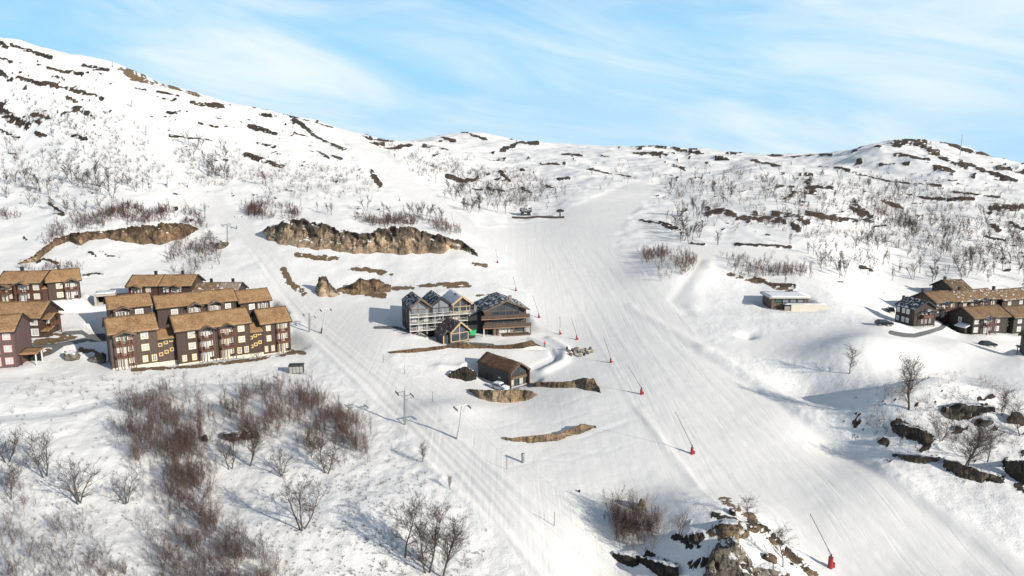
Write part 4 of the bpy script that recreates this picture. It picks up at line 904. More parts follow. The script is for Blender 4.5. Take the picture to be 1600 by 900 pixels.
# ------------------------------------------------------------------ rock faces, soil banks, boulders
def rockmat(name, c0, c1, c2, top=None, snow=0.62, sc=0.55):
    m, t, b = newmat(name); P = objco(t); n = noise(t, P, sc, 7, 0.65); n2 = noise(t, mapping(t, P, scale=(1, 1, 0.35)), sc*0.5, 4, 0.6)
    vo = N(t, 'ShaderNodeTexVoronoi', feature='DISTANCE_TO_EDGE'); vo.inputs['Scale'].default_value = sc*0.7; L(t, mapping(t, P, scale=(1, 1, 1.6)), vo.inputs['Vector'])
    crack = smooth(t, mathn(t, 'ADD', vo.outputs['Distance'], mathn(t, 'MULTIPLY', n, 0.06)), 0.035, 0.075)
    nb = noise(t, P, 0.07, 3, 0.5)
    c = ramp(t, mathn(t, 'ADD', mathn(t, 'MULTIPLY', nb, 0.7), mathn(t, 'ADD', mathn(t, 'MULTIPLY', n, 0.5), mathn(t, 'MULTIPLY_ADD', n2, 0.35, -0.27))), [(0.36, c0), (0.52, c1), (0.70, c2)])
    c = mixc(t, crack, mixc(t, 0.6, c, (0.02,0.018,0.016)), c)
    c = mixc(t, 1.0, c, ramp(t, attr(t, 'tone'), [(0.0,(0.52,0.52,0.53)),(0.5,(0.95,0.93,0.90)),(1.0,(1.4,1.3,1.18))]), 'MULTIPLY')
    g = N(t, 'ShaderNodeNewGeometry'); sp = N(t, 'ShaderNodeSeparateXYZ'); L(t, g.outputs['Normal'], sp.inputs[0])
    if top is not None:
        f = smooth(t, mathn(t, 'ADD', attr(t, 'top'), mathn(t, 'MULTIPLY', mathn(t, 'SUBTRACT', n2, 0.5), 1.6)), 0.55, 0.75); c = mixc(t, f, c, top)
    if snow < 1:
        f = smooth(t, mathn(t, 'ADD', sp.outputs[2], mathn(t, 'MULTIPLY', mathn(t, 'SUBTRACT', n, 0.5), 0.9)), snow, snow+0.12); c = mixc(t, f, c, (0.82,0.82,0.83))
    L(t, c, b.inputs['Base Color']); b.inputs['Roughness'].default_value = 0.9; b.inputs['Specular IOR Level'].default_value = 0.2
    bump(t, b, mathn(t, 'ADD', mathn(t, 'MULTIPLY', crack, 0.35), n), 0.8, 0.25); return m
RTAN = rockmat('tan_rock', (0.13,0.10,0.075), (0.33,0.25,0.175), (0.50,0.40,0.29), (0.075,0.058,0.045), 0.78)
RTAN2 = rockmat('brown_rock', (0.07,0.05,0.036), (0.20,0.14,0.09), (0.36,0.27,0.18), (0.07,0.045,0.03), 0.80)
RGREY = rockmat('grey_rock', (0.05,0.045,0.04), (0.14,0.125,0.105), (0.27,0.245,0.21), None, 0.80, 0.9)
RDARK = rockmat('dark_rock', (0.022,0.019,0.017), (0.06,0.05,0.042), (0.13,0.11,0.09), None, 0.86, 0.9)
RPALE = rockmat('pale_rock', (0.20,0.17,0.14), (0.36,0.31,0.25), (0.50,0.45,0.38), None, 0.95, 1.2)
SOIL = rockmat('soil', (0.055,0.036,0.024), (0.125,0.083,0.053), (0.20,0.14,0.09), None, 0.97, 1.6)
SOILT = rockmat('tan_soil', (0.09,0.065,0.045), (0.19,0.14,0.095), (0.31,0.24,0.17), None, 0.97, 1.4)
def resample(pts, n):
    P = np.array(pts, float); d = np.concatenate([[0], np.cumsum(np.hypot(*np.diff(P, axis=0).T))]); s = np.linspace(0, d[-1], n)
    return np.stack([np.interp(s, d, P[:, 0]), np.interp(s, d, P[:, 1])], 1)
def blocks(s, h, cs, ch, seed):
    """broken rock: nearest-cell blocks, each with its own depth, tilt and tone"""
    X, Y = s/cs, h/ch; xi, yi = np.floor(X), np.floor(Y); best = np.full(X.shape, 9e9); dd = np.zeros(X.shape); tt = np.zeros(X.shape)
    def rnd(a, b, k): return np.modf(np.abs(np.sin(a*127.1+b*311.7+k*74.7+seed*13.13)*43758.5453))[0]
    for i in (-1, 0, 1):
        for j in (-1, 0, 1):
            cx, cy = xi+i, yi+j; px_, py_ = cx+rnd(cx, cy, 1), cy+rnd(cx, cy, 2); q = (X-px_)**2+(Y-py_)**2; m = q < best
            v = (rnd(cx, cy, 3)*2-1)+(X-px_)*(rnd(cx, cy, 4)*2-1)*0.9+(Y-py_)*(rnd(cx, cy, 5)*1.6-1.2)*0.9
            dd = np.where(m, v, dd); tt = np.where(m, rnd(cx, cy, 6), tt); best = np.where(m, q, best)
    return dd, tt
def bank(name, label, cat, base, top, mat, n=80, rows=12, rough=0.6, lean=0.5, back=6.0, seed=1, dip=0.5, facet=1.0):
    """rock face or bank: foot on the ground along base, crest seen along top, then running back into the slope"""
    B = resample(base, n); T = resample(top, n); _j = np.arange(n); hp = np.maximum(B[:, 1]-T[:, 1], 1)
    B[:, 1] -= hp*0.07*perlin(_j/13.0, _j*0+seed*3.7, seed); T[:, 1] += hp*0.09*(perlin(_j/9.1, _j*0+seed*1.7, seed+8)+0.5*perlin(_j/3.7, _j*0+seed, seed+9))
    V = np.zeros((rows+5, n, 3)); A = np.zeros((rows+5, n))
    for i in range(n):
        b = hit(*B[i]); u, t = ray(*T[i]); hpx = max(B[i][1]-T[i][1], 0.5); yt = b.y+lean*hpx*b.y/FPX+0.3
        tz = CAMZ+float(t)*yt; tx = float(u)*yt; g = gz(tx, yt); tz = max(tz, g+0.05)
        for r in range(rows):
            f = r/(rows-1); q = f**0.8
            V[r, i] = (b.x+(tx-b.x)*q, b.y+(yt-b.y)*q-0.15, b.z-dip+(tz-b.z+dip)*f); A[r, i] = f
        for k in range(5):
            f = (k+1)/5; yy = yt+back*f; xx = tx+float(u)*back*f
            V[rows+k, i] = (xx, yy, max(tz*(1-f)+(gz(xx, yy)-0.6)*f, gz(xx, yy)-0.6)); A[rows+k, i] = 1.0
    s = np.cumsum(np.concatenate([[0], np.hypot(*np.diff(V[0,:,:2], axis=0).T)]))[None, :]+np.zeros((rows+5, 1))
    h = V[..., 2]
    cd, ct = blocks(s+0.6*h, h, 4.2, 3.0, seed); cd2, ct2 = blocks(s+31, h+7, 1.5, 1.1, seed+2)
    d = rough*(0.9*fbm(s, h*1.3+seed*11, 9.0, 4, seed, 0.6)+facet*(0.55*cd+0.22*cd2)+0.12*fbm(s, h, 0.9, 2, seed+5))
    w = np.sin(np.clip(A, 0, 1)*math.pi*0.5+0.25); w[rows:] *= np.linspace(0.8, 0, 5)[:, None]
    ends = np.clip(np.minimum(np.arange(n), np.arange(n)[::-1])/4, 0.1, 1)[None, :]
    V[..., 1] -= d*w*ends; V[..., 2] += 0.35*d*w*ends*(A > 0.3); V[..., 0] += 0.3*rough*fbm(s+50, h, 2.5, 2, seed+9)*w*ends
    g = np.arange(n*(rows+5)).reshape(rows+5, n); f = np.stack([g[:-1,:-1], g[:-1,1:], g[1:,1:], g[1:,:-1]], -1).reshape(-1, 4)
    me = np_mesh(name, V.reshape(-1, 3), f); a = me.attributes.new('top', 'FLOAT', 'POINT'); a.data.foreach_set('value', (A*0.9).astype(np.float32).ravel()); a = me.attributes.new('tone', 'FLOAT', 'POINT'); a.data.foreach_set('value', (0.65*ct+0.35*ct2).astype(np.float32).ravel())
    return tag(link(name, me, mat), label, cat)
bank('rock_cut', 'long brown blasted rock cut under the reddish willow thicket, left', 'rock face',
     [(26,414),(58,409),(72,398),(86,386),(110,378),(126,385),(140,376),(165,374),(190,378),(215,383),(250,383),(285,374),(309,360)],
     [(28,411),(58,396),(74,380),(90,371),(110,364),(140,361),(165,360),(200,355),(220,351),(250,350),(272,347),(295,350),(311,357)], RTAN2, 220, 16, 1.2, seed=3)
bank('rock_cut', 'big tan and dark blasted rock cut above the building plots', 'rock face',
     [(410,363),(418,376),(440,384),(470,389),(500,391),(540,395),(580,397),(640,397),(694,398),(702,390),(722,392),(748,402)],
     [(411,360),(424,350),(455,341),(480,343),(505,350),(540,361),(565,366),(600,356),(640,352),(660,362),(690,367),(705,372),(722,376),(746,396)], RTAN, 260, 20, 1.7, seed=5)
bank('tan_outcrop', 'round tan rock outcrop on the snow below the big rock cut', 'rock face', [(491,456),(498,463),(515,466),(532,462)], [(494,446),(498,434),(508,431),(518,445),(531,459)], RTAN, 44, 12, 0.8, back=4, seed=8)
bank('rock_ridge', 'low broken rock ridge right of the round tan outcrop', 'rock face', [(525,456),(550,460),(580,461),(610,457)], [(527,451),(548,444),(562,436),(585,434),(598,440),(611,446)], RTAN2, 70, 10, 0.9, back=5, seed=9)
bank('soil_bank', 'brown soil bank in front of the chalet terrace', 'bank', [(607,553),(640,553),(668,549),(700,544),(722,545),(760,545),(800,546),(844,542)], [(608,549),(640,545),(668,543),(700,539),(722,535),(760,539),(800,538),(830,531),(844,540)], SOIL, 170, 8, 0.6, back=2.5, seed=11, facet=0.7)
bank('soil_bank', 'curved brown soil bank alone on the snow below the cabin', 'bank', [(784,688),(800,693),(825,694),(870,690),(905,681),(932,670)], [(786,683),(800,684),(825,681),(870,676),(890,671),(908,662),(931,665)], SOILT, 130, 9, 0.7, back=2.5, seed=12, facet=0.7)
bank('stone_bank', 'rough stone bank directly below the dark grey cabin', 'bank', [(732,612),(745,622),(765,628),(800,631),(822,627),(830,624),(840,618)], [(732,607),(745,608),(765,609),(800,609),(820,609),(831,611),(840,616)], SOILT, 100, 10, 1.0, back=2.0, seed=13)
bank('soil_heap', 'tan soil heap right of the cabin with shaded left side', 'bank', [(836,606),(870,607),(900,607),(925,612),(940,615)], [(838,597),(870,597),(895,594),(915,590),(928,591),(937,607)], SOILT, 80, 10, 0.6, back=5.0, seed=14, facet=0.6)
bank('boulder_wall', 'dark boulder wall in the shade left of the cabin', 'bank', [(700,590),(712,593),(728,598),(745,594)], [(701,583),(710,577),(728,573),(744,579)], RDARK, 44, 8, 0.7, back=3.0, seed=15)
_bm = []
def boulder_mesh(seed):
    bm = bmesh.new(); bmesh.ops.create_icosphere(bm, subdivisions=3, radius=1.0); r = random.Random(seed)
    pl = [(Vector((r.gauss(0,1), r.gauss(0,1), r.gauss(0,0.8))).normalized(), r.uniform(0.42, 0.80)) for _ in range(10)]
    for v in bm.verts:
        d = v.co.normalized(); k = 1.0
        for nn, off in pl:
            c = d.dot(nn)
            if c > 0.05: k = min(k, off/c)
        v.co = d*k*(1+0.06*math.sin(7*d.x+seed)*math.sin(6*d.y+2*seed)+r.uniform(-0.02, 0.02))
    me = bpy.data.meshes.new('boulder'); bm.to_mesh(me); bm.free(); a = me.attributes.new('tone', 'FLOAT', 'POINT'); a.data.foreach_set('value', np.full(len(me.vertices), 0.35+0.08*(seed % 4), np.float32)); return me
BM = [boulder_mesh(s) for s in range(7)]; _bmm = {}
def boulder(px, py, wpx, hpx, mat, label, group=None, name='boulder', sink=0.35, k=None):
    p = hit(px, py); r = wpx/2*p.y/FPX*1.03; h = hpx*p.y/FPX; k = (hash((px, py)) % 7) if k is None else k
    if (k, mat.name) not in _bmm: me = BM[k].copy(); me.materials.append(mat); _bmm[(k, mat.name)] = me
    o = link(name, _bmm[(k, mat.name)], None, None, (p.x, p.y+r*0.5, p.z+h*0.5-sink*h*0.3), (px*7 % 360)*math.pi/180)
    o.scale = (r, r*0.85, h*0.75); return tag(o, label, 'boulder', group)
boulder(1005, 795, 17, 15, RPALE, 'pale squarish boulder standing alone on the lower piste'); boulder(997, 797, 9, 8, RPALE, 'smaller tan boulder leaning on the pale squarish boulder')
boulder(362, 691, 44, 13, RDARK, 'dark flat rock among birches in the left thicket', None, 'outcrop_rock', k=2); boulder(390, 689, 30, 14, RDARK, 'dark rock touching the dark flat rock in the left thicket', None, 'outcrop_rock', k=4); boulder(319, 691, 16, 10, RDARK, 'round dark stone left of the dark flat rock in the left thicket', None, 'outcrop_rock')
boulder(347, 388, 24, 11, RGREY, 'grey boulder at the foot of a lift tower on the left slope')
for (x, y, w, h, m_, l) in [(108,563,34,16,RGREY,'grey brown boulder on the snow below the road bend'),(150,568,30,15,RGREY,'boulder half under snow beside the left end house'),
    (905,770,5,4,RDARK,'small dark stone loose on the snow below the curved soil bank')]:
    boulder(x, y, w, h, m_, l)
bank('rock_outcrop', 'steep grey and tan rock slab at the bottom edge, right of centre', 'rock face', [(1100,912),(1120,910),(1150,912),(1185,908),(1235,905)], [(1102,892),(1114,868),(1132,850),(1150,846),(1164,862),(1178,884),(1205,888),(1234,897)], RGREY, 120, 16, 1.5, 0.35, 6.0, seed=21)
bank('rock_outcrop', 'smaller tan rock step on the brown strip above the steep slab', 'rock face', [(1108,834),(1130,842),(1150,846),(1172,838)], [(1112,824),(1130,818),(1150,816),(1170,828)], RTAN2, 44, 9, 0.9, 0.35, 5.0, seed=22)
bank('rock_outcrop', 'dark heathery rock band left of the steep slab at bottom', 'rock face', [(955,872),(985,886),(1020,900),(1062,908)], [(957,862),(985,868),(1020,876),(1060,886)], RDARK, 60, 9, 0.9, 0.4, 4.0, seed=23)
bank('rock_outcrop', 'dark rock ledge on the left shoulder of the right knoll', 'rock face', [(1393,676),(1415,688),(1440,697),(1458,690)], [(1394,664),(1415,664),(1440,671),(1456,680)], RDARK, 50, 9, 0.8, 0.35, 4.5, seed=24)
bank('rock_outcrop', 'upper dark rock ledge with snow on the right knoll', 'rock face', [(1476,655),(1500,660),(1530,652),(1556,646)], [(1478,636),(1500,630),(1530,634),(1554,636)], RGREY, 60, 9, 0.9, 0.35, 4.5, seed=25)
bank('rock_outcrop', 'lowest dark rock band under the pale stems on right knoll', 'rock face', [(1472,730),(1498,746),(1530,756),(1566,756)], [(1474,718),(1498,722),(1530,736),(1564,744)], RDARK, 64, 9, 0.8, 0.35, 4.5, seed=26)
bank('rock_outcrop', 'dark rock cut by the right edge at the foot of the knoll', 'rock face', [(1568,738),(1590,756),(1625,770)], [(1570,722),(1590,718),(1625,720)], RDARK, 44, 9, 0.9, 0.35, 4.5, seed=27)
bank('rock_outcrop', 'thin dark rock band left of the lowest knoll rocks', 'rock face', [(1398,714),(1420,722),(1445,724),(1468,720)], [(1399,709),(1420,710),(1445,713),(1467,714)], RDARK, 44, 7, 0.6, 0.35, 3.0, seed=28)
for (x, y, w, h, m_, l) in [(1086,852,26,14,RDARK,'dark rock beside the heather patch of the small twin birch'),(1178,834,20,10,RTAN2,'tan rock on the brown strip right of the rock step'),(1205,882,26,14,RTAN2,'tan rock between the steep slab and the taller birch'),(1145,805,20,8,RDARK,'dark rock at the top of the brown strip'),
    (1382,696,20,11,RDARK,'dark rock left of the shoulder ledge on right knoll'),(1545,668,24,12,RGREY,'grey rock below the upper ledge of right knoll'),(1590,664,30,18,RDARK,'dark rock at the right edge halfway up the knoll'),(1500,674,16,8,RDARK,'small dark rock in the middle of the knoll snow')]:
    boulder(x, y, w, h, m_, l, None, 'outcrop_rock')
g_ = 'rubble beside the chalet'
for i in range(16): boulder(742+i, 499+(i*7) % 20, 6+(i % 3)*2, 5+(i % 2)*2, RPALE, '%s from left among pale stones in the rubble slope left of the chalet' % ordinal(i+1), g_, 'rubble_stone')
g_ = 'rubble heap by the piste'
for i in range(14): boulder(886+i*3, 547+(i*5) % 12, 6+(i % 3)*2, 5, RPALE if i % 3 else RGREY, '%s from left among stones in the snowy rubble heap beside the piste' % ordinal(i+1), g_, 'rubble_stone')
# ------------------------------------------------------------------ bare birches, saplings, thickets
BARK = flat('birch_bark', (0.11,0.090,0.076), 0.9, 0.5, 3); TWIG = flat('twigs', (0.092,0.066,0.056), 0.9, 0.35, 0.3); TWIGF = flat('far_twigs', (0.072,0.058,0.051), 0.9, 0.3, 0.1)
REDTW = flat('red_willow_twigs', (0.12,0.055,0.043), 0.9, 0.35, 0.25); PURTW = flat('purple_twigs', (0.140,0.086,0.066), 0.9, 0.5, 0.12); TANTW = flat('tan_twigs', (0.17,0.125,0.09), 0.9, 0.3, 0.25)
def sticks(A, B, ra, rb, n=3):
    """tapered n-sided sticks A->B; returns verts, faces"""
    A = np.asarray(A, float); B = np.asarray(B, float); ra = np.broadcast_to(ra, len(A)); rb = np.broadcast_to(rb, len(A))
    d = B-A; d = d/np.maximum(np.linalg.norm(d, axis=1, keepdims=True), 1e-6)
    ref = np.where(np.abs(d[:, 2:3]) > 0.9, np.array([[1., 0, 0]]), np.array([[0, 0, 1.]])); p = np.cross(d, ref); p /= np.linalg.norm(p, axis=1, keepdims=True); q = np.cross(d, p)
    V = []
    for C, r in ((A, ra), (B, rb)):
        for k in range(n):
            t = 2*math.pi*k/n; V.append(C+(p*math.cos(t)+q*math.sin(t))*r[:, None])
    V = np.stack(V, 1); m = len(A); o = (np.arange(m)*2*n)[:, None]
    F = np.concatenate([o+np.array([[k, (k+1) % n, n+(k+1) % n, n+k]]) for k in range(n)], 0)
    return V.reshape(-1, 3), F
def spikes(A, B, r):
    A = np.asarray(A, float); B = np.asarray(B, float); r = np.broadcast_to(r, len(A)); d = B-A; d = d/np.maximum(np.linalg.norm(d, axis=1, keepdims=True), 1e-6)
    ref = np.where(np.abs(d[:, 2:3]) > 0.9, np.array([[1., 0, 0]]), np.array([[0, 0, 1.]])); p = np.cross(d, ref); p /= np.linalg.norm(p, axis=1, keepdims=True); q = np.cross(d, p)
    V = np.stack([A+(p*math.cos(t)+q*math.sin(t))*r[:, None] for t in (0, 2.094, 4.189)]+[B], 1); o = (np.arange(len(A))*4)[:, None]
    F = np.concatenate([o+np.array([f]) for f in ((0, 1, 3), (1, 2, 3), (2, 0, 3))], 0)
    return V.reshape(-1, 3), F
def tree_mesh(seed, stems=1, spread=0.5, twig=0.0024, dens=1.0, thick=1.0, levels=3, low=0.25, fl=0.46, raw=False):
    """unit-height bare tree: trunk and limbs as tapered sticks, fine twigs as spikes"""
    r = random.Random(seed); T = [[], [], [], []]; K = [[], [], []]
    def grow(p, d, ln, rad, lev, hf):
        n = (7, 4, 3, 2)[lev]; q = p.copy()
        for i in range(n):
            dd = (d+Vector((r.gauss(0,1), r.gauss(0,1), r.gauss(0,0.6)))*(0.10, 0.17, 0.22, 0.2)[lev]+Vector((0,0,(0.04, 0.05, 0.02, 0.0)[lev]))).normalized()
            e = q+dd*ln/n; r0 = rad*(1-i/n*0.8); r1 = rad*(1-(i+1)/n*0.8)
            if lev <= 1: T[0].append(q); T[1].append(e); T[2].append(max(r0, twig*0.8)); T[3].append(max(r1, twig*0.7))
            else: K[0].append(q); K[1].append(e+dd*ln/n*0.35); K[2].append(twig*(1.0 if lev == 2 else 0.75))
            f = (i+1)/n
            if lev < levels and (lev > 0 or f > low):
                for _ in range(int((1.5, 2.0, 1.7)[lev]*dens+r.random())):
                    a = r.uniform(0, 6.283); side = (Vector((math.cos(a), math.sin(a), r.uniform(-0.15, 0.5)))).normalized()
                    w = (spread*(1.35-0.5*f), 0.85, 0.95)[lev]*r.uniform(0.7, 1.2)
                    nd = (dd*0.8+side*w).normalized()
                    l2 = (fl*(1.15-0.75*abs(f-0.45)) if lev == 0 else 0.55)*(1.0 if lev == 0 else ln)*r.uniform(0.6, 1.1)
                    grow(q.lerp(e, r.random()), nd, l2, max(r1*0.55, twig), lev+1, f)
            q = e; d = dd
    for s in range(stems):
        a = 6.283*s/stems+r.uniform(-0.5, 0.5); sp = r.uniform(0, 0.12) if stems == 1 else r.uniform(0.25, 0.6)*spread
        grow(Vector((0.02*math.cos(a), 0.02*math.sin(a), -0.05)), Vector((math.cos(a)*sp, math.sin(a)*sp, 1)).normalized(), r.uniform(0.72, 0.95), 0.019*thick*(1 if stems == 1 else 0.8), 0, 0)
    if raw: return (np.array([tuple(x) for x in T[0]+K[0]]), np.array([tuple(x) for x in T[1]+K[1]]), np.array(T[2]+K[2]))
    tv, tf = sticks([tuple(x) for x in T[0]], [tuple(x) for x in T[1]], np.array(T[2]), np.array(T[3]), 4)
    kv, kf = spikes([tuple(x) for x in K[0]], [tuple(x) for x in K[1]], np.array(K[2]))
    return tv, tf, kv, kf
TREES = []; FARS = []
for s, (st, sp, de, lo) in enumerate([(1,0.55,1.35,0.28),(3,0.75,0.9,0.3),(2,0.65,1.1,0.28),(1,0.75,1.3,0.35),(4,0.95,0.75,0.25),(2,0.55,1.1,0.25)]):
    tv, tf, kv, kf = tree_mesh(100+s, st, sp, 0.0030, de, 1.05, 3, lo)
    t_ = np_mesh('trunk', tv, tf); t_.materials.append(BARK); k_ = np_mesh('crown', kv, kf); k_.materials.append(TWIG); TREES.append((t_, k_)); print('tree', s, len(tf)*2, len(kf))
for s, (st, sp, de, fl) in enumerate([(1,0.55,1.1,0.40),(2,0.6,0.8,0.40),(1,0.75,1.0,0.46),(3,0.7,0.65,0.42),(1,0.45,1.2,0.34),(2,0.8,0.8,0.44)]):
    tv, tf, kv, kf = tree_mesh(300+s, st, sp, 0.0078, de, 0.95, 2, 0.30, fl)
    me = np_mesh('bare_birch', np.concatenate([tv, kv]), [tf, kf+len(tv)]); me.materials.append(TWIGF); FARS.append(me); print('far', s, len(tf)*2+len(kf))
rng = random.Random(77)
def tree(px, py, hpx, label, group=None, k=None, name='bare_birch'):
    p = hit(px, py); h = hpx*p.y/FPX*1.05; k = rng.randrange(len(TREES)) if k is None else k
    o = empty(name, p, rng.uniform(0, 6.28)); o.scale = (h*rng.uniform(0.95, 1.1),)*2+(h,); tag(o, label, 'tree', group)
    link('trunk', TREES[k][0], None, o); link('crown', TREES[k][1], None, o); return o
def fartree(px, py, hpx, label, group):
    p = hit(px, py); h = hpx*p.y/FPX*1.05; o = link('bare_birch', FARS[rng.randrange(len(FARS))], None, None, p, rng.uniform(0, 6.28))
    w = h*rng.uniform(0.85, 1.2); o.scale = (w, w, h); return tag(o, label, 'tree', group)
def pt_in(poly):
    xs = [a for a, b in poly]; ys = [b for a, b in poly]
    while True:
        x, y = rng.uniform(min(xs), max(xs)), rng.uniform(min(ys), max(ys)); r = False; n = len(poly)
        for i in range(n):
            (x1, y1), (x2, y2) = poly[i], poly[i-1]
            if (y1 > y) != (y2 > y) and x < (x2-x1)*(y-y1)/(y2-y1)+x1: r = not r
        if r: return x, y
# prominent near trees, each told apart
for x, y, h, k, l in [(472,828,95,1,'big twin trunked birch in the left foreground casting a long blue shadow'),(123,787,78,4,'wide spreading birch right of the far left foreground trees'),(70,746,72,5,'upright reddish birch behind the wide spreading birch, lower left'),
    (197,787,52,4,'low bushy birch alone on bare snow right of the wide spreading birch'),(12,722,62,2,'birch cut by the left edge below the packed path'),(18,782,58,0,'thin leaning birch at the left edge of the foreground'),
    (360,734,62,5,'birch below the dark rock ledge, left of a similar one'),(390,729,66,0,'birch below the dark rock ledge, right of a similar one'),(510,740,70,2,'birch at the lower tip of the middle thicket'),(440,745,52,4,'small birch with a stone at its foot above the big twin trunked birch'),
    (632,872,95,3,'narrow birch left of the birch with a dark nest'),(668,895,112,5,'tall birch holding a dark bird nest near the bottom centre'),(690,905,112,0,'tallest reddish birch right of the nest birch'),(1063,711,26,0,'')][:-1]:
    tree(x, y, h, l, None, k)
for x, y, h, k, l in [(1328,585,42,3,'lone birch on the smooth white crest right of the piste'),(1422,642,82,0,'tall slim birch on the left shoulder of the right knoll'),(1502,738,84,0,'pale stemmed birch rising from the lowest rocks of right knoll'),(1510,736,70,3,'second pale stem close to the lowest rocks of right knoll'),
    (1542,722,56,3,'birch with dense crown standing on snow right of the pale stems'),(1470,690,50,2,'birch between the rocks in the middle of right knoll'),(1595,680,62,2,'birch cut by the right edge on the knoll'),(1565,650,40,5,'thin birch on the upper right of the knoll'),
    (1172,818,44,3,'birch on the brown strip left of the lowest snow lance'),(1224,886,70,3,'taller birch beside the lowest snow lance'),(1062,838,40,1,'small twin birch on the dark heather patch at bottom'),(1018,836,30,0,'thin sapling left of the small twin birch'),
    (660,722,30,5,'small bush birch alone on the lift lane edge'),(704,766,22,0,'tiny sapling alone beside the lift lane tracks'),(400,565,20,4,'leafless bush in front of the right end house')]:
    tree(x, y, h, l, None, k)
# groups of far trees
def row(spots, what, group):
    for i, (x, y, h) in enumerate(sorted(spots)): fartree(x, y, h, '%s from left among %s' % (ordinal(i+1), what), group)
def grove(n, poly, h, label, group):
    sp = []
    while len(sp) < n:
        x, y = pt_in(poly); p = hit(x, y)
        if groomed(p.x, p.y) < 0.35: sp.append((x, y, rng.uniform(*h)))
    row(sp, label, group)
row([(12,285,20),(25,290,22),(40,288,24),(55,295,26),(62,300,28),(75,305,26),(105,280,26),(112,285,32),(122,290,28),(130,295,30),(138,288,24),(150,285,34),(158,300,30),(170,298,36),(176,310,30),(190,290,24),(200,292,22),(212,300,18),(85,330,24),(104,335,22),(118,330,20),(133,332,22),(155,330,22),(10,310,20),(48,325,20)], 'bare birches in the grove above the left rock cut', 'birches above the left rock cut')
grove(16, [(290,225),(355,235),(365,290),(300,270)], (14,24), 'bare birches among stones beside the upper left lift', 'birches beside the upper left lift')
grove(10, [(30,190),(210,180),(210,215),(40,215)], (10,16), 'small birches high on the left mountain', 'birches high on the left mountain')
row([(512,333,16),(518,336,18),(572,330,24),(600,330,14),(608,335,14),(640,340,22),(648,343,26),(655,342,26),(662,345,28),(672,345,26),(682,348,24),(690,345,20),(496,330,14),(480,300,18),(415,290,22),(418,310,18)], 'bare birches just above the big rock cut', 'birches above the big rock cut')
grove(24, [(690,295),(780,290),(800,330),(770,350),(720,330)], (14,24), 'bare birches left of the saddle hut', 'birches left of the saddle hut')
grove(20, [(1030,340),(1070,330),(1120,350),(1125,385),(1060,380)], (16,32), 'bare birches in the grove right of upper piste', 'birches right of the upper piste')
grove(26, [(1040,285),(1200,275),(1205,305),(1100,312),(1045,305)], (9,17), 'small birches on the far slope right of piste', 'birches on the far slope')
grove(40, [(1200,275),(1340,275),(1420,300),(1440,320),(1330,335),(1200,315)], (10,19), 'small birches below the right summit', 'birches below the right summit')
grove(48, [(1260,405),(1400,385),(1600,400),(1600,450),(1480,440),(1400,450),(1270,440)], (16,30), 'bare birches behind the right village', 'birches behind the right village')
grove(24, [(1400,350),(1600,330),(1600,395),(1430,390)], (14,26), 'bare birches high on the right slope', 'birches high on the right slope')
grove(14, [(1320,345),(1450,355),(1420,390),(1330,390)], (12,22), 'bare birches below the dark right outcrop', 'birches below the dark outcrop')
# thickets: masses of saplings nobody could count
SAPL = [tree_mesh(500+k, st, sp, 0.004, de, 0.7, 2, 0.15, 0.34, True) for k, (st, sp, de) in enumerate([(1,0.36,0.9),(2,0.42,0.55),(1,0.5,0.8),(3,0.45,0.35),(1,0.3,1.0)])]
BUSH = [tree_mesh(600+k, st, sp, 0.006, 0.3, 0.7, 1, 0.1, 0.5, True) for k, (st, sp) in enumerate([(3,0.8),(4,0.9),(5,1.0)])]
FARB = [tree_mesh(700+k, st, sp, 0.006, de, 0.8, 2, 0.3, 0.42, True) for k, (st, sp, de) in enumerate([(1,0.6,0.7),(2,0.6,0.4),(1,0.75,0.7)])]
print('templates', [len(t[0]) for t in SAPL+BUSH+FARB])
def thicket(name, label, n, poly, h, mat, r=0.02, side=9, seed=0, lean=0.10, tmpl=None):
    tmpl = tmpl or (SAPL if n > 0 else BUSH)
    R_ = np.random.RandomState(seed); P = []
    xs = [q[0] for q in poly]; ys = [q[1] for q in poly]; m = (max(ys)-min(ys))*0.10+4; mx = min((max(xs)-min(xs))*0.06, 9)
    C = np.array([(*pt_in(poly), rng.gauss(0, 1), rng.gauss(0, 1), rng.random()) for _ in range(n)])
    gx = C[:, 0]+C[:, 2]*mx; gy = C[:, 1]+C[:, 3]*m*0.5                       # ragged margins
    keep = C[:, 4] < np.clip(0.58+2.1*fbm(gx/38, gy/24, 1.0, 2, seed+60), 0.03, 1)   # clumps and gaps
    for x, y in zip(gx[keep], gy[keep]):
        p = hit(x, y)
        if p.y < 262 or groomed(p.x, p.y) < 0.35: P.append((p.x, p.y, p.z))
    P = np.array(P); n = len(P); H = R_.uniform(h[0], h[1], n)*(0.65+0.6*R_.rand(n)); A, B, RR = [], [], []; k_ = R_.randint(0, len(tmpl), n); ang = R_.uniform(0, 6.283, n)
    lx, ly = R_.normal(0, lean, n), R_.normal(0, lean, n)
    for k, (a0, b0, r0) in enumerate(tmpl):
        m = np.nonzero(k_ == k)[0]
        if not len(m): continue
        c, s_ = np.cos(ang[m])[:, None], np.sin(ang[m])[:, None]; hh = H[m][:, None]
        def tr(q):
            x, y, z = q[None, :, 0], q[None, :, 1], q[None, :, 2]
            return np.stack([(x*c-y*s_)*hh+P[m, 0][:, None]+lx[m][:, None]*z*hh, (x*s_+y*c)*hh+P[m, 1][:, None]+ly[m][:, None]*z*hh, z*hh+P[m, 2][:, None]-0.08], -1).reshape(-1, 3)
        A.append(tr(a0)); B.append(tr(b0+(b0-a0)*0.25)); RR.append((r*np.clip(1.5*r0/r0.max(), 0.38, 1.5)[None, :]*np.ones(hh.shape)).ravel())
    v, f = spikes(np.concatenate(A), np.concatenate(B), np.concatenate(RR)); me = np_mesh(name, v, f)
    return tag(link(name, me, mat), label, 'thicket', None, 'stuff')
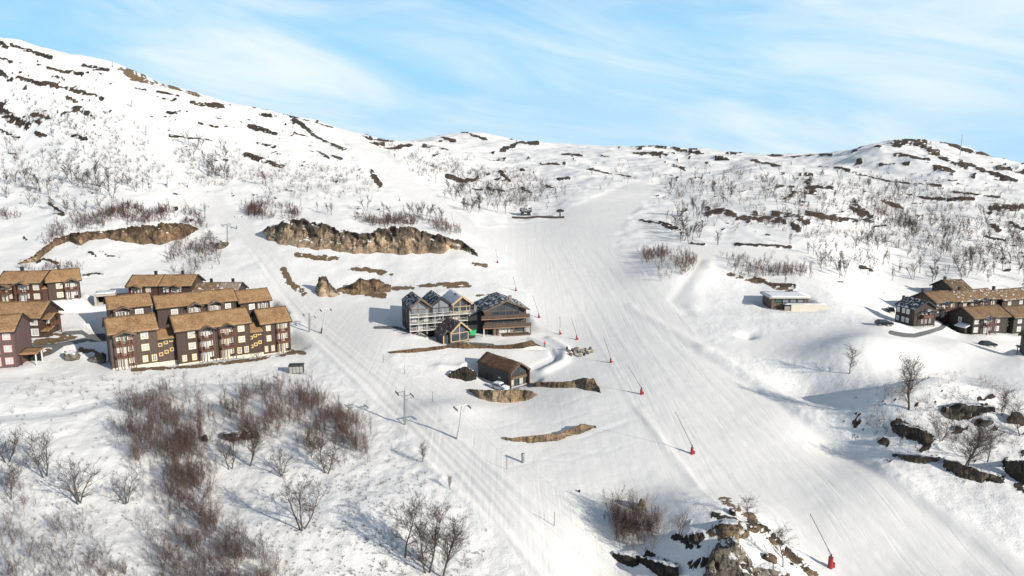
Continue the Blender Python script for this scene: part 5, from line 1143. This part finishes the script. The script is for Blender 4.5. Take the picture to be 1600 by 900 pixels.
thicket('birch_thicket', 'dense purple brown sapling thicket running down the left foreground', 1050, [(185,640),(240,618),(305,612),(328,640),(322,700),(330,760),(318,790),(262,770),(222,730),(190,700)], (2.6,5.0), PURTW, 0.022, 13, 1)
thicket('birch_thicket', 'lower dark part of the sapling thicket at the bottom left', 950, [(222,770),(310,770),(330,800),(400,850),(440,900),(430,960),(270,960),(232,860)], (2.2,4.2), PURTW, 0.020, 13, 2)
thicket('birch_thicket', 'thicket of saplings below the packed path near the big front terrace', 520, [(345,615),(440,606),(446,650),(430,690),(380,700),(340,680)], (2.6,4.8), PURTW, 0.022, 13, 3)
thicket('birch_thicket', 'reddish brown sapling thicket beside the lift lane', 760, [(452,612),(480,608),(520,632),(576,672),(572,715),(520,728),(480,705),(455,665)], (2.4,4.4), PURTW, 0.023, 13, 4)
thicket('birch_thicket', 'pale sapling thicket in the bottom left corner', 560, [(0,800),(60,782),(130,815),(160,870),(210,900),(260,960),(0,960)], (1.6,3.4), PURTW, 0.016, 9, 5)
thicket('birch_thicket', 'thin saplings along the left edge', 60, [(0,700),(40,690),(50,760),(0,790)], (1.6,3.2), PURTW, 0.016, 8, 6)
thicket('birch_thicket', 'sapling thicket on the shaded bank at the bottom centre', 260, [(950,800),(985,792),(1030,830),(1020,862),(960,858)], (2.6,5.0), PURTW, 0.022, 9, 7)
thicket('birch_thicket', 'short saplings round the nest birch at the bottom', 120, [(590,790),(660,780),(720,850),(728,900),(640,900),(600,850)], (1.4,3.0), PURTW, 0.018, 9, 8)
thicket('willow_thicket', 'red willow thicket along the top of the left rock cut', 640, [(168,330),(200,322),(240,328),(300,332),(316,348),(318,356),(270,345),(200,350),(172,346)], (2.2,4.0), REDTW, 0.045, 8, 9)
thicket('grey_shrubs', 'grey leafless shrubs left of the red willow thicket', 320, [(60,380),(110,340),(175,330),(180,350),(100,362),(70,388)], (2.0,3.6), PURTW, 0.035, 8, 10)
thicket('willow_thicket', 'reddish willow thicket left of the big rock cut', 480, [(362,322),(410,322),(462,328),(466,342),(420,340),(372,334)], (2.0,4.0), REDTW, 0.045, 8, 11)
thicket('willow_thicket', 'leafless shrubs on the crest of the big rock cut', 480, [(560,340),(640,342),(700,350),(712,366),(650,352),(590,356)], (2.0,3.8), PURTW, 0.04, 8, 12)
thicket('willow_thicket', 'purple shrub thicket on the snow right of the left rock cut', 480, [(262,395),(290,372),(330,362),(338,385),(345,420),(300,432),(262,425)], (2.2,4.2), PURTW, 0.034, 9, 13)
thicket('willow_thicket', 'round reddish willow bush at the left edge', 40, [(3,342),(10,330),(30,330),(30,340)], (2.4,4.0), REDTW, 0.045, 9, 14)
thicket('grey_shrubs', 'shrub thicket on the small mound between the two pistes', 420, [(1000,400),(1030,396),(1085,404),(1080,420),(1040,435),(1010,420)], (2.2,4.2), PURTW, 0.038, 9, 15)
thicket('grey_shrubs', 'shrubs above the concrete service building', 360, [(1120,405),(1160,404),(1260,424),(1262,436),(1200,440),(1150,425)], (2.0,3.8), PURTW, 0.038, 8, 16)
thicket('grey_shrubs', 'low leafless shrubs over the right knoll', 420, [(1370,610),(1430,598),(1500,590),(1600,610),(1600,700),(1500,700),(1400,690),(1340,670)], (1.0,2.4), PURTW, 0.018, 9, 17, 0.15, BUSH)
thicket('grey_shrubs', 'brown shrub belt on the right hand slope', 220, [(1355,315),(1400,330),(1440,352),(1420,358),(1370,335)], (2.0,4.0), PURTW, 0.06, 7, 18)
thicket('grey_shrubs', 'bushes behind the upper left houses', 90, [(30,418),(120,412),(125,422),(40,424)], (1.4,2.8), PURTW, 0.03, 8, 19)
thicket('grey_shrubs', 'twiggy shrubs on the slope around the upper left lift', 800, [(250,225),(420,245),(560,260),(590,300),(480,310),(300,290)], (1.6,3.4), PURTW, 0.035, 7, 20, 0.15, BUSH)
thicket('grey_shrubs', 'thin scrub spread over the slope between the two upper runs', 1300, [(560,215),(660,240),(800,262),(880,290),(820,320),(740,300),(660,270)], (1.6,3.4), PURTW, 0.05, 6, 21, 0.15, BUSH)
thicket('grey_shrubs', 'thin scrub spread over the far right slope', 2200, [(900,262),(1200,262),(1600,300),(1600,420),(1300,380),(1100,330),(1000,300)], (1.6,3.6), PURTW, 0.05, 6, 22, 0.15, BUSH)
thicket('grey_shrubs', 'thin scrub on the left mountain', 1100, [(0,150),(180,180),(280,220),(270,270),(150,310),(0,300)], (1.4,3.0), PURTW, 0.04, 6, 23, 0.15, BUSH)
thicket('grey_shrubs', 'twiggy scrub scattered on the snow below the front terrace', 120, [(20,600),(170,590),(400,580),(420,598),(200,625),(20,650)], (0.6,1.5), PURTW, 0.016, 8, 24, 0.15, BUSH)
thicket('far_birch_wood', 'thin far birch wood on the right hand slopes', 420, [(1040,280),(1340,270),(1600,340),(1600,440),(1480,430),(1260,420),(1200,330),(1050,310)], (4.0,7.0), TWIGF, 0.09, 0, 41, 0.08, FARB)
thicket('far_birch_wood', 'thin far birch wood on the left mountain side', 120, [(0,230),(120,240),(240,250),(360,240),(360,290),(200,310),(0,320)], (4.0,7.0), TWIGF, 0.08, 0, 42, 0.08, FARB)
thicket('far_birch_wood', 'thin far birch wood round the saddle hut', 90, [(690,280),(820,290),(900,300),(860,325),(720,340)], (3.0,5.5), TWIGF, 0.08, 0, 43, 0.08, FARB)
def stub(label, n, poly, h, seed, r=0.014):
    return thicket('dwarf_shrub_tips', label, n, poly, h, PURTW, r, 6, seed, 0.35, BUSH)
stub('dwarf birch tips poking through the mottled snow at bottom centre', 1500, [(400,760),(560,690),(640,720),(760,880),(760,960),(440,960),(420,850)], (0.25,0.7), 31)
stub('dwarf birch tips in the lower left snow', 560, [(0,650),(180,640),(230,760),(400,780),(420,840),(300,960),(0,960)], (0.25,0.75), 32)
stub('heather tips on the right knoll snow', 500, [(1340,640),(1600,600),(1600,760),(1480,740),(1370,700)], (0.25,0.6), 33)
# ------------------------------------------------------------------ lifts, snow lances, vehicles, small things
RED = flat('red_padding', (0.30,0.018,0.030), 0.55, 0.1); ROPE = flat('steel_rope', (0.06,0.06,0.065), 0.5); BLUEM = flat('pale_steel', (0.50,0.50,0.50), 0.4, 0.08)
def yard(px, py, base):
    """point on the sight line at the distance of base"""
    u, t = ray(px, py); return Vector((float(u)*base.y, base.y, CAMZ+float(t)*base.y))
LABC = [0]
def sheaves(o, c, ax, n, mat):
    b = MB().bar(c-ax*0.9, c+ax*0.9, 0.10, 0.16).build('sheave_beam', mat, o)
    for i in range(n):
        q = c+ax*(-0.75+1.5*i/(n-1))+Vector((0, 0, -0.12)); side = ax.cross(Vector((0, 0, 1))).normalized()*0.05
        MB().tube(q-side, q+side, 0.2, n=10).build('sheave', ROPE, b)
def lift_tower(px, py, pt, label, style='a', lean=0):
    p = hit(px, py); top = yard(px+lean, pt, p)-p; o = empty('lift_tower', p); tag(o, label, 'lift tower', 'drag lift towers'); H = top.z
    r = 0.17 if p.y < 220 else 0.2; m = METAL if style == 'a' else BLUEM
    MB().tube((0,0,-0.8), top, r*1.2, r*0.8, 10).build('mast', m, o)
    ax = Vector((0.5, -0.85, -0.1)).normalized(); cr = Vector((0.85, 0.5, 0)).normalized(); L_ = 1.9
    if style == 'a':
        for sg, dz_ in ((-1, -0.1), (1, -1.0)):
            e = top+cr*sg*L_*0.8+Vector((0, 0, dz_)); MB().bar(top+Vector((0, 0, dz_)), e, 0.14, 0.16).build('cross_arm', m, o); sheaves(o, e, ax, 4, m)
            MB().bar(top+Vector((0, 0, dz_-0.9)), e-Vector((0, 0, 0.5)), 0.08).build('strut', m, o)
        MB().tube(top, top+Vector((0, 0, 0.5)), 0.05, n=5).build('lifting_post', m, o)
    else:
        MB().bar(top-cr*L_*0.75, top+cr*L_*0.75, 0.16, 0.2).build('cross_arm', m, o)
        for sg in (-1, 1): sheaves(o, top+cr*sg*L_*0.72-Vector((0, 0, 0.35)), ax, 4, METAL); MB().bar(top+cr*sg*L_*0.6, top-Vector((0, 0, 1.3)), 0.08).build('strut', m, o)
        MB().tube((0,0,-0.3), tuple(top*0.22), 0.26, n=10).build('foot_padding', flat('purple_padding', (0.09,0.035,0.07)) if p.y > 170 else m, o)
    if p.y < 230:
        lad = MB(); a = Vector((0.25, -0.12, 0.2)); b_ = top+Vector((0.25, -0.12, -0.6))
        lad.bar(a, b_, 0.03); lad.bar(a+Vector((0.3, 0, 0)), b_+Vector((0.3, 0, 0)), 0.03)
        for i in range(14): q = a.lerp(b_, i/13); lad.bar(q, q+Vector((0.3, 0, 0)), 0.025)
        lad.build('ladder', m, o)
    return p, p+top, cr*L_*0.75
tA = []; tB = []
for x, y, t, l in [(176,105,96,'topmost drag lift tower on the skyline of the left mountain'),(205,168,155,'second drag lift tower from the left skyline'),(228,212,196,'third drag lift tower down the left mountain'),(261,293,279,'drag lift tower by the birches on the left mountain'),
    (320,341,319,'drag lift tower at the right end of the red willow thicket'),(355,378,352,'drag lift tower above the grey boulder'),(483,519,490,'dark drag lift tower right of the front terrace'),(632,664,611,'nearest dark drag lift tower with ladder in the lower centre')]: tA.append(lift_tower(x, y, t, l))
for x, y, t, l, le in [(293,293,277,'pale T shaped lift tower beside the upper left lane',3),(370,358,337,'pale T shaped lift tower right of the grey boulder',2),(502,521,482,'leaning pale T shaped lift tower right of the front terrace',7),(715,686,633,'nearest leaning pale T shaped lift tower in the lower centre',7)]: tB.append(lift_tower(x, y, t, l, 'b', le))
def rope(chain, off, label, group, extra):
    pts = []; C_ = [c[1]+c[2]*off for c in chain]+[extra]
    for a, b in zip(C_[:-1], C_[1:]):
        n = 10
        for i in range(n): f = i/n; pts.append(a.lerp(b, f)-Vector((0, 0, 4*f*(1-f)*(b-a).length*0.012)))
    pts.append(C_[-1]); v, f = sticks([tuple(p) for p in pts[:-1]], [tuple(p) for p in pts[1:]], 0.008, 0.008, 4)
    tag(link('haul_rope', np_mesh('haul_rope', v, f), ROPE), label, 'rope', group)
eA = hit(960, 980)+Vector((0, 0, 6)); eB = hit(1000, 980)+Vector((0, 0, 6))
rope(tA, -1, 'thin steel haul rope over the dark lift towers, left side', 'haul ropes', eA); rope(tA, 1, 'thin steel haul rope over the dark lift towers, right side', 'haul ropes', eA+Vector((2, 0, 0)))
rope(tB, -1, 'thin steel haul rope over the pale lift towers, left side', 'haul ropes', eB); rope(tB, 1, 'thin steel haul rope over the pale lift towers, right side', 'haul ropes', eB+Vector((2, 0, 0)))
def lance(px, py, tx, ty, label):
    p = hit(px, py); hb = 1.65 if p.y < 110 else 1.25 if p.y < 160 else 0.9; rb = 0.33 if p.y < 110 else 0.27 if p.y < 160 else 0.22; tip = yard(tx, ty, p)-p; o = empty('snow_lance', p); tag(o, label, 'snow lance', 'snow lances along the piste')
    MB().tube((0,0,-0.4), (0,0,hb), rb, n=12).build('base_padding', RED, o)
    MB().tube((0,0,hb+0.01), (0,0,hb+0.45), 0.12, n=8).build('swivel', BLACKM, o); b0 = Vector((0, 0, hb+0.35))
    MB().tube(b0, tip, 0.055, 0.04, 6).build('lance_pipe', BLACKM, o); d = (tip-b0).normalized()
    MB().tube(tip-d*0.1, tip+d*0.35, 0.11, 0.09, 8).build('nozzle_head', METAL, o); MB().bar((0.1,-0.3,0.9), tuple(b0.lerp(tip, 0.22)), 0.05).build('ram', METAL, o)
    MB().box(rb*0.7, rb+0.25, -0.2, 0.15, 0.1, hb*0.5).build('valve_box', RED, o)
for a in [(1297,888,1268,807,'largest snow lance with red base at the bottom right of the piste'),(1081,710,1057,647,'snow lance with red base, second nearest to the camera'),(1002,617,980,570,'snow lance level with the cabin, third nearest'),(954,567,944,528,'snow lance right of the snowy rubble heap'),
    (901,531,893,498,'snow lance left of two, above the rubble heap'),(875,523,875,497,'upright snow lance beside the chalet'),(842,497,833,464,'snow lance just right of the chalet balcony'),(806,455,802,434,'small snow lance on the piste above the chalet'),(777,411,775,391,'small far snow lance at the left piste edge'),(709,354,705,333,'farthest snow lance at the foot of the upper run'),(624,314,622,304,'tiny snow lance on the upper left run')]: lance(*a)
def post(px, py, h, r, mat, label, name='marker_post', grp=None):
    p = hit(px, py); o = empty(name, p); tag(o, label, 'post', grp)
    MB().tube((0,0,-0.3), (0,0,h), r, r*0.9, 8).build('shaft', mat, o); MB().tube((0,0,h), (0,0,h+r*1.2), r*1.25, r*1.0, 8).build('cap', BLACKM if r < 0.1 else mat, o)
post(817,723,1.4,0.28,METAL,'stubby grey snowmaking hydrant on the lower lane','hydrant')
for x, y, l in [(599,567,'thin marker post in the lane right of the bin shelter'),(792,734,'thin marker post beside the grey hydrant'),(866,822,'thin marker post in the lower lane'),(676,628,'thin marker post above the leaning pale tower'),(1245,888,'leaning fence post left of the lowest lance'),(280,290,'red tipped post between the upper left lift towers'),(632,585,'thin marker post in the middle of the lane')]: post(x, y, 2.2, 0.045, ROPE if x != 280 else RED, l, 'marker_post', 'marker posts')
# bin shelter, utility box, skip
def bin_shelter():
    p = hit(452, 584); th = math.radians(8); o = empty('bin_shelter', p, th); tag(o, 'grey slatted bin shelter with dark roof right of the front terrace', 'shelter')
    for i in range(4): MB().box(i*0.78+0.03, i*0.78+0.73, 0, 0.05, 0.1, 1.55).build('panel', flat('grey_panel', (0.34,0.33,0.32)) if i == 0 else MATS['grey_panel'], o)
    for i in range(5): MB().box(i*0.78-0.04, i*0.78+0.04, -0.04, 0.09, -0.4, 1.65).build('post', BLACKM, o)
    MB().box(-0.04, 0.02, 0.1, 1.5, 0.0, 1.6).build('side_wall', BLACKM, o); MB().box(3.1, 3.16, 0.1, 1.5, 0.0, 1.6).build('side_wall', BLACKM, o); MB().box(0, 3.1, 1.45, 1.5, 0.0, 1.6).build('back_wall', BLACKM, o)
    slab('roof', (-0.15,-0.2,1.66), (3.3,-0.2,1.66), (3.3,1.7,1.9), (-0.15,1.7,1.9), 0.1, flat('dark_sheet', (0.05,0.048,0.045)), o, 6, 4, 0.01)
bin_shelter()
p = hit(436, 592); o = empty('utility_box', p); tag(o, 'small white utility box on the snow left of the bin shelter', 'box'); MB().box(-0.28, 0.28, -0.2, 0.2, -0.3, 0.75).build('cabinet', WHITE, o); MB().box(-0.33, 0.33, -0.25, 0.25, 0.76, 0.84).build('lid', WHITE, o)
def skip():
    p = hit(739, 529); o = empty('skip_container', p, math.radians(15)); tag(o, 'bright green skip between the annex and the rubble slope', 'container'); G_ = flat('green_paint', (0.035,0.36,0.14), 0.45)
    MB().prism([(-0.7,0.9),(0.7,0.9),(1.0,2.2),(-1.0,2.2)], 0, 1.4).build('tub', G_, o); MB().box(-1.06, 1.06, -0.06, 1.46, 2.2, 2.3).build('rim', G_, o); MB().box(-0.7, 0.7, 0.2, 1.2, -0.5, 0.9).build('skids', BLACKM, o)
skip()
def car(px, py, deg, mat, label, snow=False):
    p = hit(px, py); o = empty('parked_car', p, math.radians(deg)); tag(o, label, 'car')
    prof = [(-2.15,0.35),(2.1,0.35),(2.2,0.62),(2.1,0.88),(1.15,1.0),(0.45,1.48),(-1.35,1.52),(-2.05,1.02),(-2.2,0.7)]
    b = MB(); n = len(prof); rings = []
    for y, k in ((-0.86,0.0),(-0.9,0.55),(-0.62,1.0),(0.62,1.0),(0.9,0.55),(0.86,0.0)):
        rings.append([(x, y if z > 0.9 and abs(y) < 0.8 else (y*(0.86 if z > 1.2 else 1)), z) for x, z in prof])
    v = [q for r_ in rings for q in r_]; f = [tuple(range(n)), tuple(range(5*n, 6*n))[::-1]]
    for i in range(5):
        for k in range(n): f.append((i*n+k, i*n+(k+1) % n, (i+1)*n+(k+1) % n, (i+1)*n+k))
    b.poly(v, f).build('body', mat, o)
    for x in (-1.35, 1.35):
        for y in (-0.92, 0.92): w = MB().tube((x,y-0.1,0.33), (x,y+0.1,0.33), 0.34, n=14).build('wheel', BLACKM, o); MB().tube((x,y*1.0-0.12,0.33), (x,y+0.12,0.33), 0.19, n=10).build('rim', METAL, w)
    for sy in (-1, 1): MB().poly([(0.4,sy*0.80,1.40),(-1.2,sy*0.80,1.42),(-1.75,sy*0.915,1.02),(1.0,sy*0.915,1.0),(0.4,sy*0.76,1.40),(-1.2,sy*0.76,1.42),(-1.75,sy*0.86,1.02),(1.0,sy*0.86,1.0)], [(0,1,2,3),(4,7,6,5),(0,4,5,1),(1,5,6,2),(2,6,7,3),(3,7,4,0)]).build('side_window', GLASS, o)
    MB().poly([(1.14,-0.7,1.03),(1.14,0.7,1.03),(0.5,0.62,1.475),(0.5,-0.62,1.475),(1.18,-0.7,1.06),(1.18,0.7,1.06),(0.54,0.62,1.50),(0.54,-0.62,1.50)], [(0,1,2,3),(4,7,6,5),(0,4,5,1),(1,5,6,2),(2,6,7,3),(3,7,4,0)]).build('windscreen', GLASS, o)
    for sy in (-0.62, 0.62): MB().box(2.08, 2.2, sy-0.2, sy+0.2, 0.66, 0.82).build('headlight', WHITE, o)
    if snow:
        slab('roof_snow', (-1.4,-0.75,1.53), (0.5,-0.75,1.53), (0.5,0.75,1.53), (-1.4,0.75,1.53), 0.22, SNOWROOF, o, 10, 8, 0.06); slab('bonnet_snow', (0.95,-0.8,1.12), (2.15,-0.8,0.92), (2.15,0.8,0.92), (0.95,0.8,1.12), 0.16, SNOWROOF, o, 8, 8, 0.05)
DCAR = flat('dark_car_paint', (0.012,0.013,0.016), 0.25); GCAR = flat('green_black_car_paint', (0.010,0.022,0.022), 0.25); WCAR = flat('white_car_paint', (0.55,0.57,0.58), 0.3)
car(1381,508,-8,DCAR,'black car on the snow crest left of right village'); car(1391,487,70,DCAR,'black car parked end on behind the leftmost village house'); car(1543,541,-4,GCAR,'dark green car parked on the snow below the right village')
car(781,609,-38,WCAR,'white snow covered car beside the cabin wall',True)
# person
def person():
    p = hit(851, 543); me = bpy.data.meshes.new('person'); 
    V = [(0,0,0.92),(0,0,1.12),(0,0,1.35),(0,0,1.48),(0,0.01,1.56),(0,0,1.66),(0,0,1.76),(0.18,0,1.40),(0.26,0.05,1.14),(0.24,-0.10,0.92),(-0.18,0,1.40),(-0.27,0.0,1.14),(-0.24,-0.12,0.94),(0.10,0,0.88),(0.12,-0.05,0.48),(0.13,0.02,0.08),(0.13,-0.14,0.04),(-0.10,0,0.88),(-0.12,0.06,0.48),(-0.13,0.12,0.08),(-0.13,-0.02,0.04)]
    E = [(0,1),(1,2),(2,3),(3,4),(4,5),(5,6),(2,7),(7,8),(8,9),(2,10),(10,11),(11,12),(0,13),(13,14),(14,15),(15,16),(0,17),(17,18),(18,19),(19,20)]
    R_ = [.15,.15,.17,.09,.07,.105,.07,.085,.065,.05,.085,.065,.05,.10,.075,.06,.055,.10,.075,.06,.055]
    me.from_pydata(V, E, []); o = bpy.data.objects.new('person', me); col.objects.link(o); m = o.modifiers.new('skin', 'SKIN')
    for i, r in enumerate(R_): me.skin_vertices[0].data[i].radius = (r, r*0.8 if i < 4 else r)
    me.skin_vertices[0].data[0].use_root = True; s = o.modifiers.new('sub', 'SUBSURF'); s.levels = s.render_levels = 1
    dg = bpy.context.evaluated_depsgraph_get(); me2 = bpy.data.meshes.new_from_object(o.evaluated_get(dg)); me2.name = 'person'; o.modifiers.clear(); o.data = me2
    mt, t, b = newmat('person_clothes'); sp = N(t, 'ShaderNodeSeparateXYZ'); L(t, objco(t), sp.inputs[0])
    c = ramp(t, mathn(t, 'DIVIDE', sp.outputs[2], 2.0), [(0.0,(0.02,0.02,0.025)),(0.46,(0.45,0.03,0.04)),(0.755,(0.40,0.24,0.17)),(0.84,(0.03,0.025,0.03))], 'CONSTANT'); L(t, c, b.inputs['Base Color'])
    me2.materials.clear(); me2.materials.append(mt)
    for pg in me2.polygons: pg.material_index = 0
    o.location = p; o.rotation_euler.z = 0.6; tag(o, 'person in red jacket and dark trousers walking on the packed track', 'person')
person()
# saddle: low wall and lift terminal, summit mast
def saddle():
    a, b = hit(800, 341), hit(882, 341); o = empty('retaining_wall', a); tag(o, 'long low dark wall below the saddle hut', 'wall'); d = b-a
    n = 14
    for i in range(n):
        q0 = d*(i/n); q1 = d*((i+0.97)/n); q0.z = gz(a.x+q0.x, a.y+q0.y)-a.z+0.2; q1.z = gz(a.x+q1.x, a.y+q1.y)-a.z+0.2
        MB().bar(q0, q1, 0.4, 1.5).build('wall_panel', WOOD2, o)
    p = hit(875, 339); o = empty('lift_terminal', p); tag(o, 'T shaped dark lift terminal on the saddle right of the hut', 'lift tower')
    MB().tube((0,0,-0.5), (0,0,2.6), 0.35, n=10).build('column', BLACKM, o); MB().box(-1.9, 1.9, -0.8, 0.8, 2.6, 3.3).build('drive_housing', BLACKM, o); MB().tube((0,0,2.2), (0,0,2.5), 1.5, n=20).build('bull_wheel', METAL, o); MB().prism([(-2.0,3.31),(2.0,3.31),(0,3.9)], -0.9, 0.9).build('cover', WOODB, o)
    p = hit(1500, 242); o = empty('radio_mast', p); tag(o, 'thin radio mast on the right skyline', 'mast'); t = yard(1500, 210, p)-p
    MB().tube((0,0,-2), (0,0,t.z), 0.28, 0.15, 6).build('mast', METAL, o); MB().bar((-1.2,0,t.z*0.7), (1.2,0,t.z*0.7), 0.15).build('antenna_arm', METAL, o)
saddle()
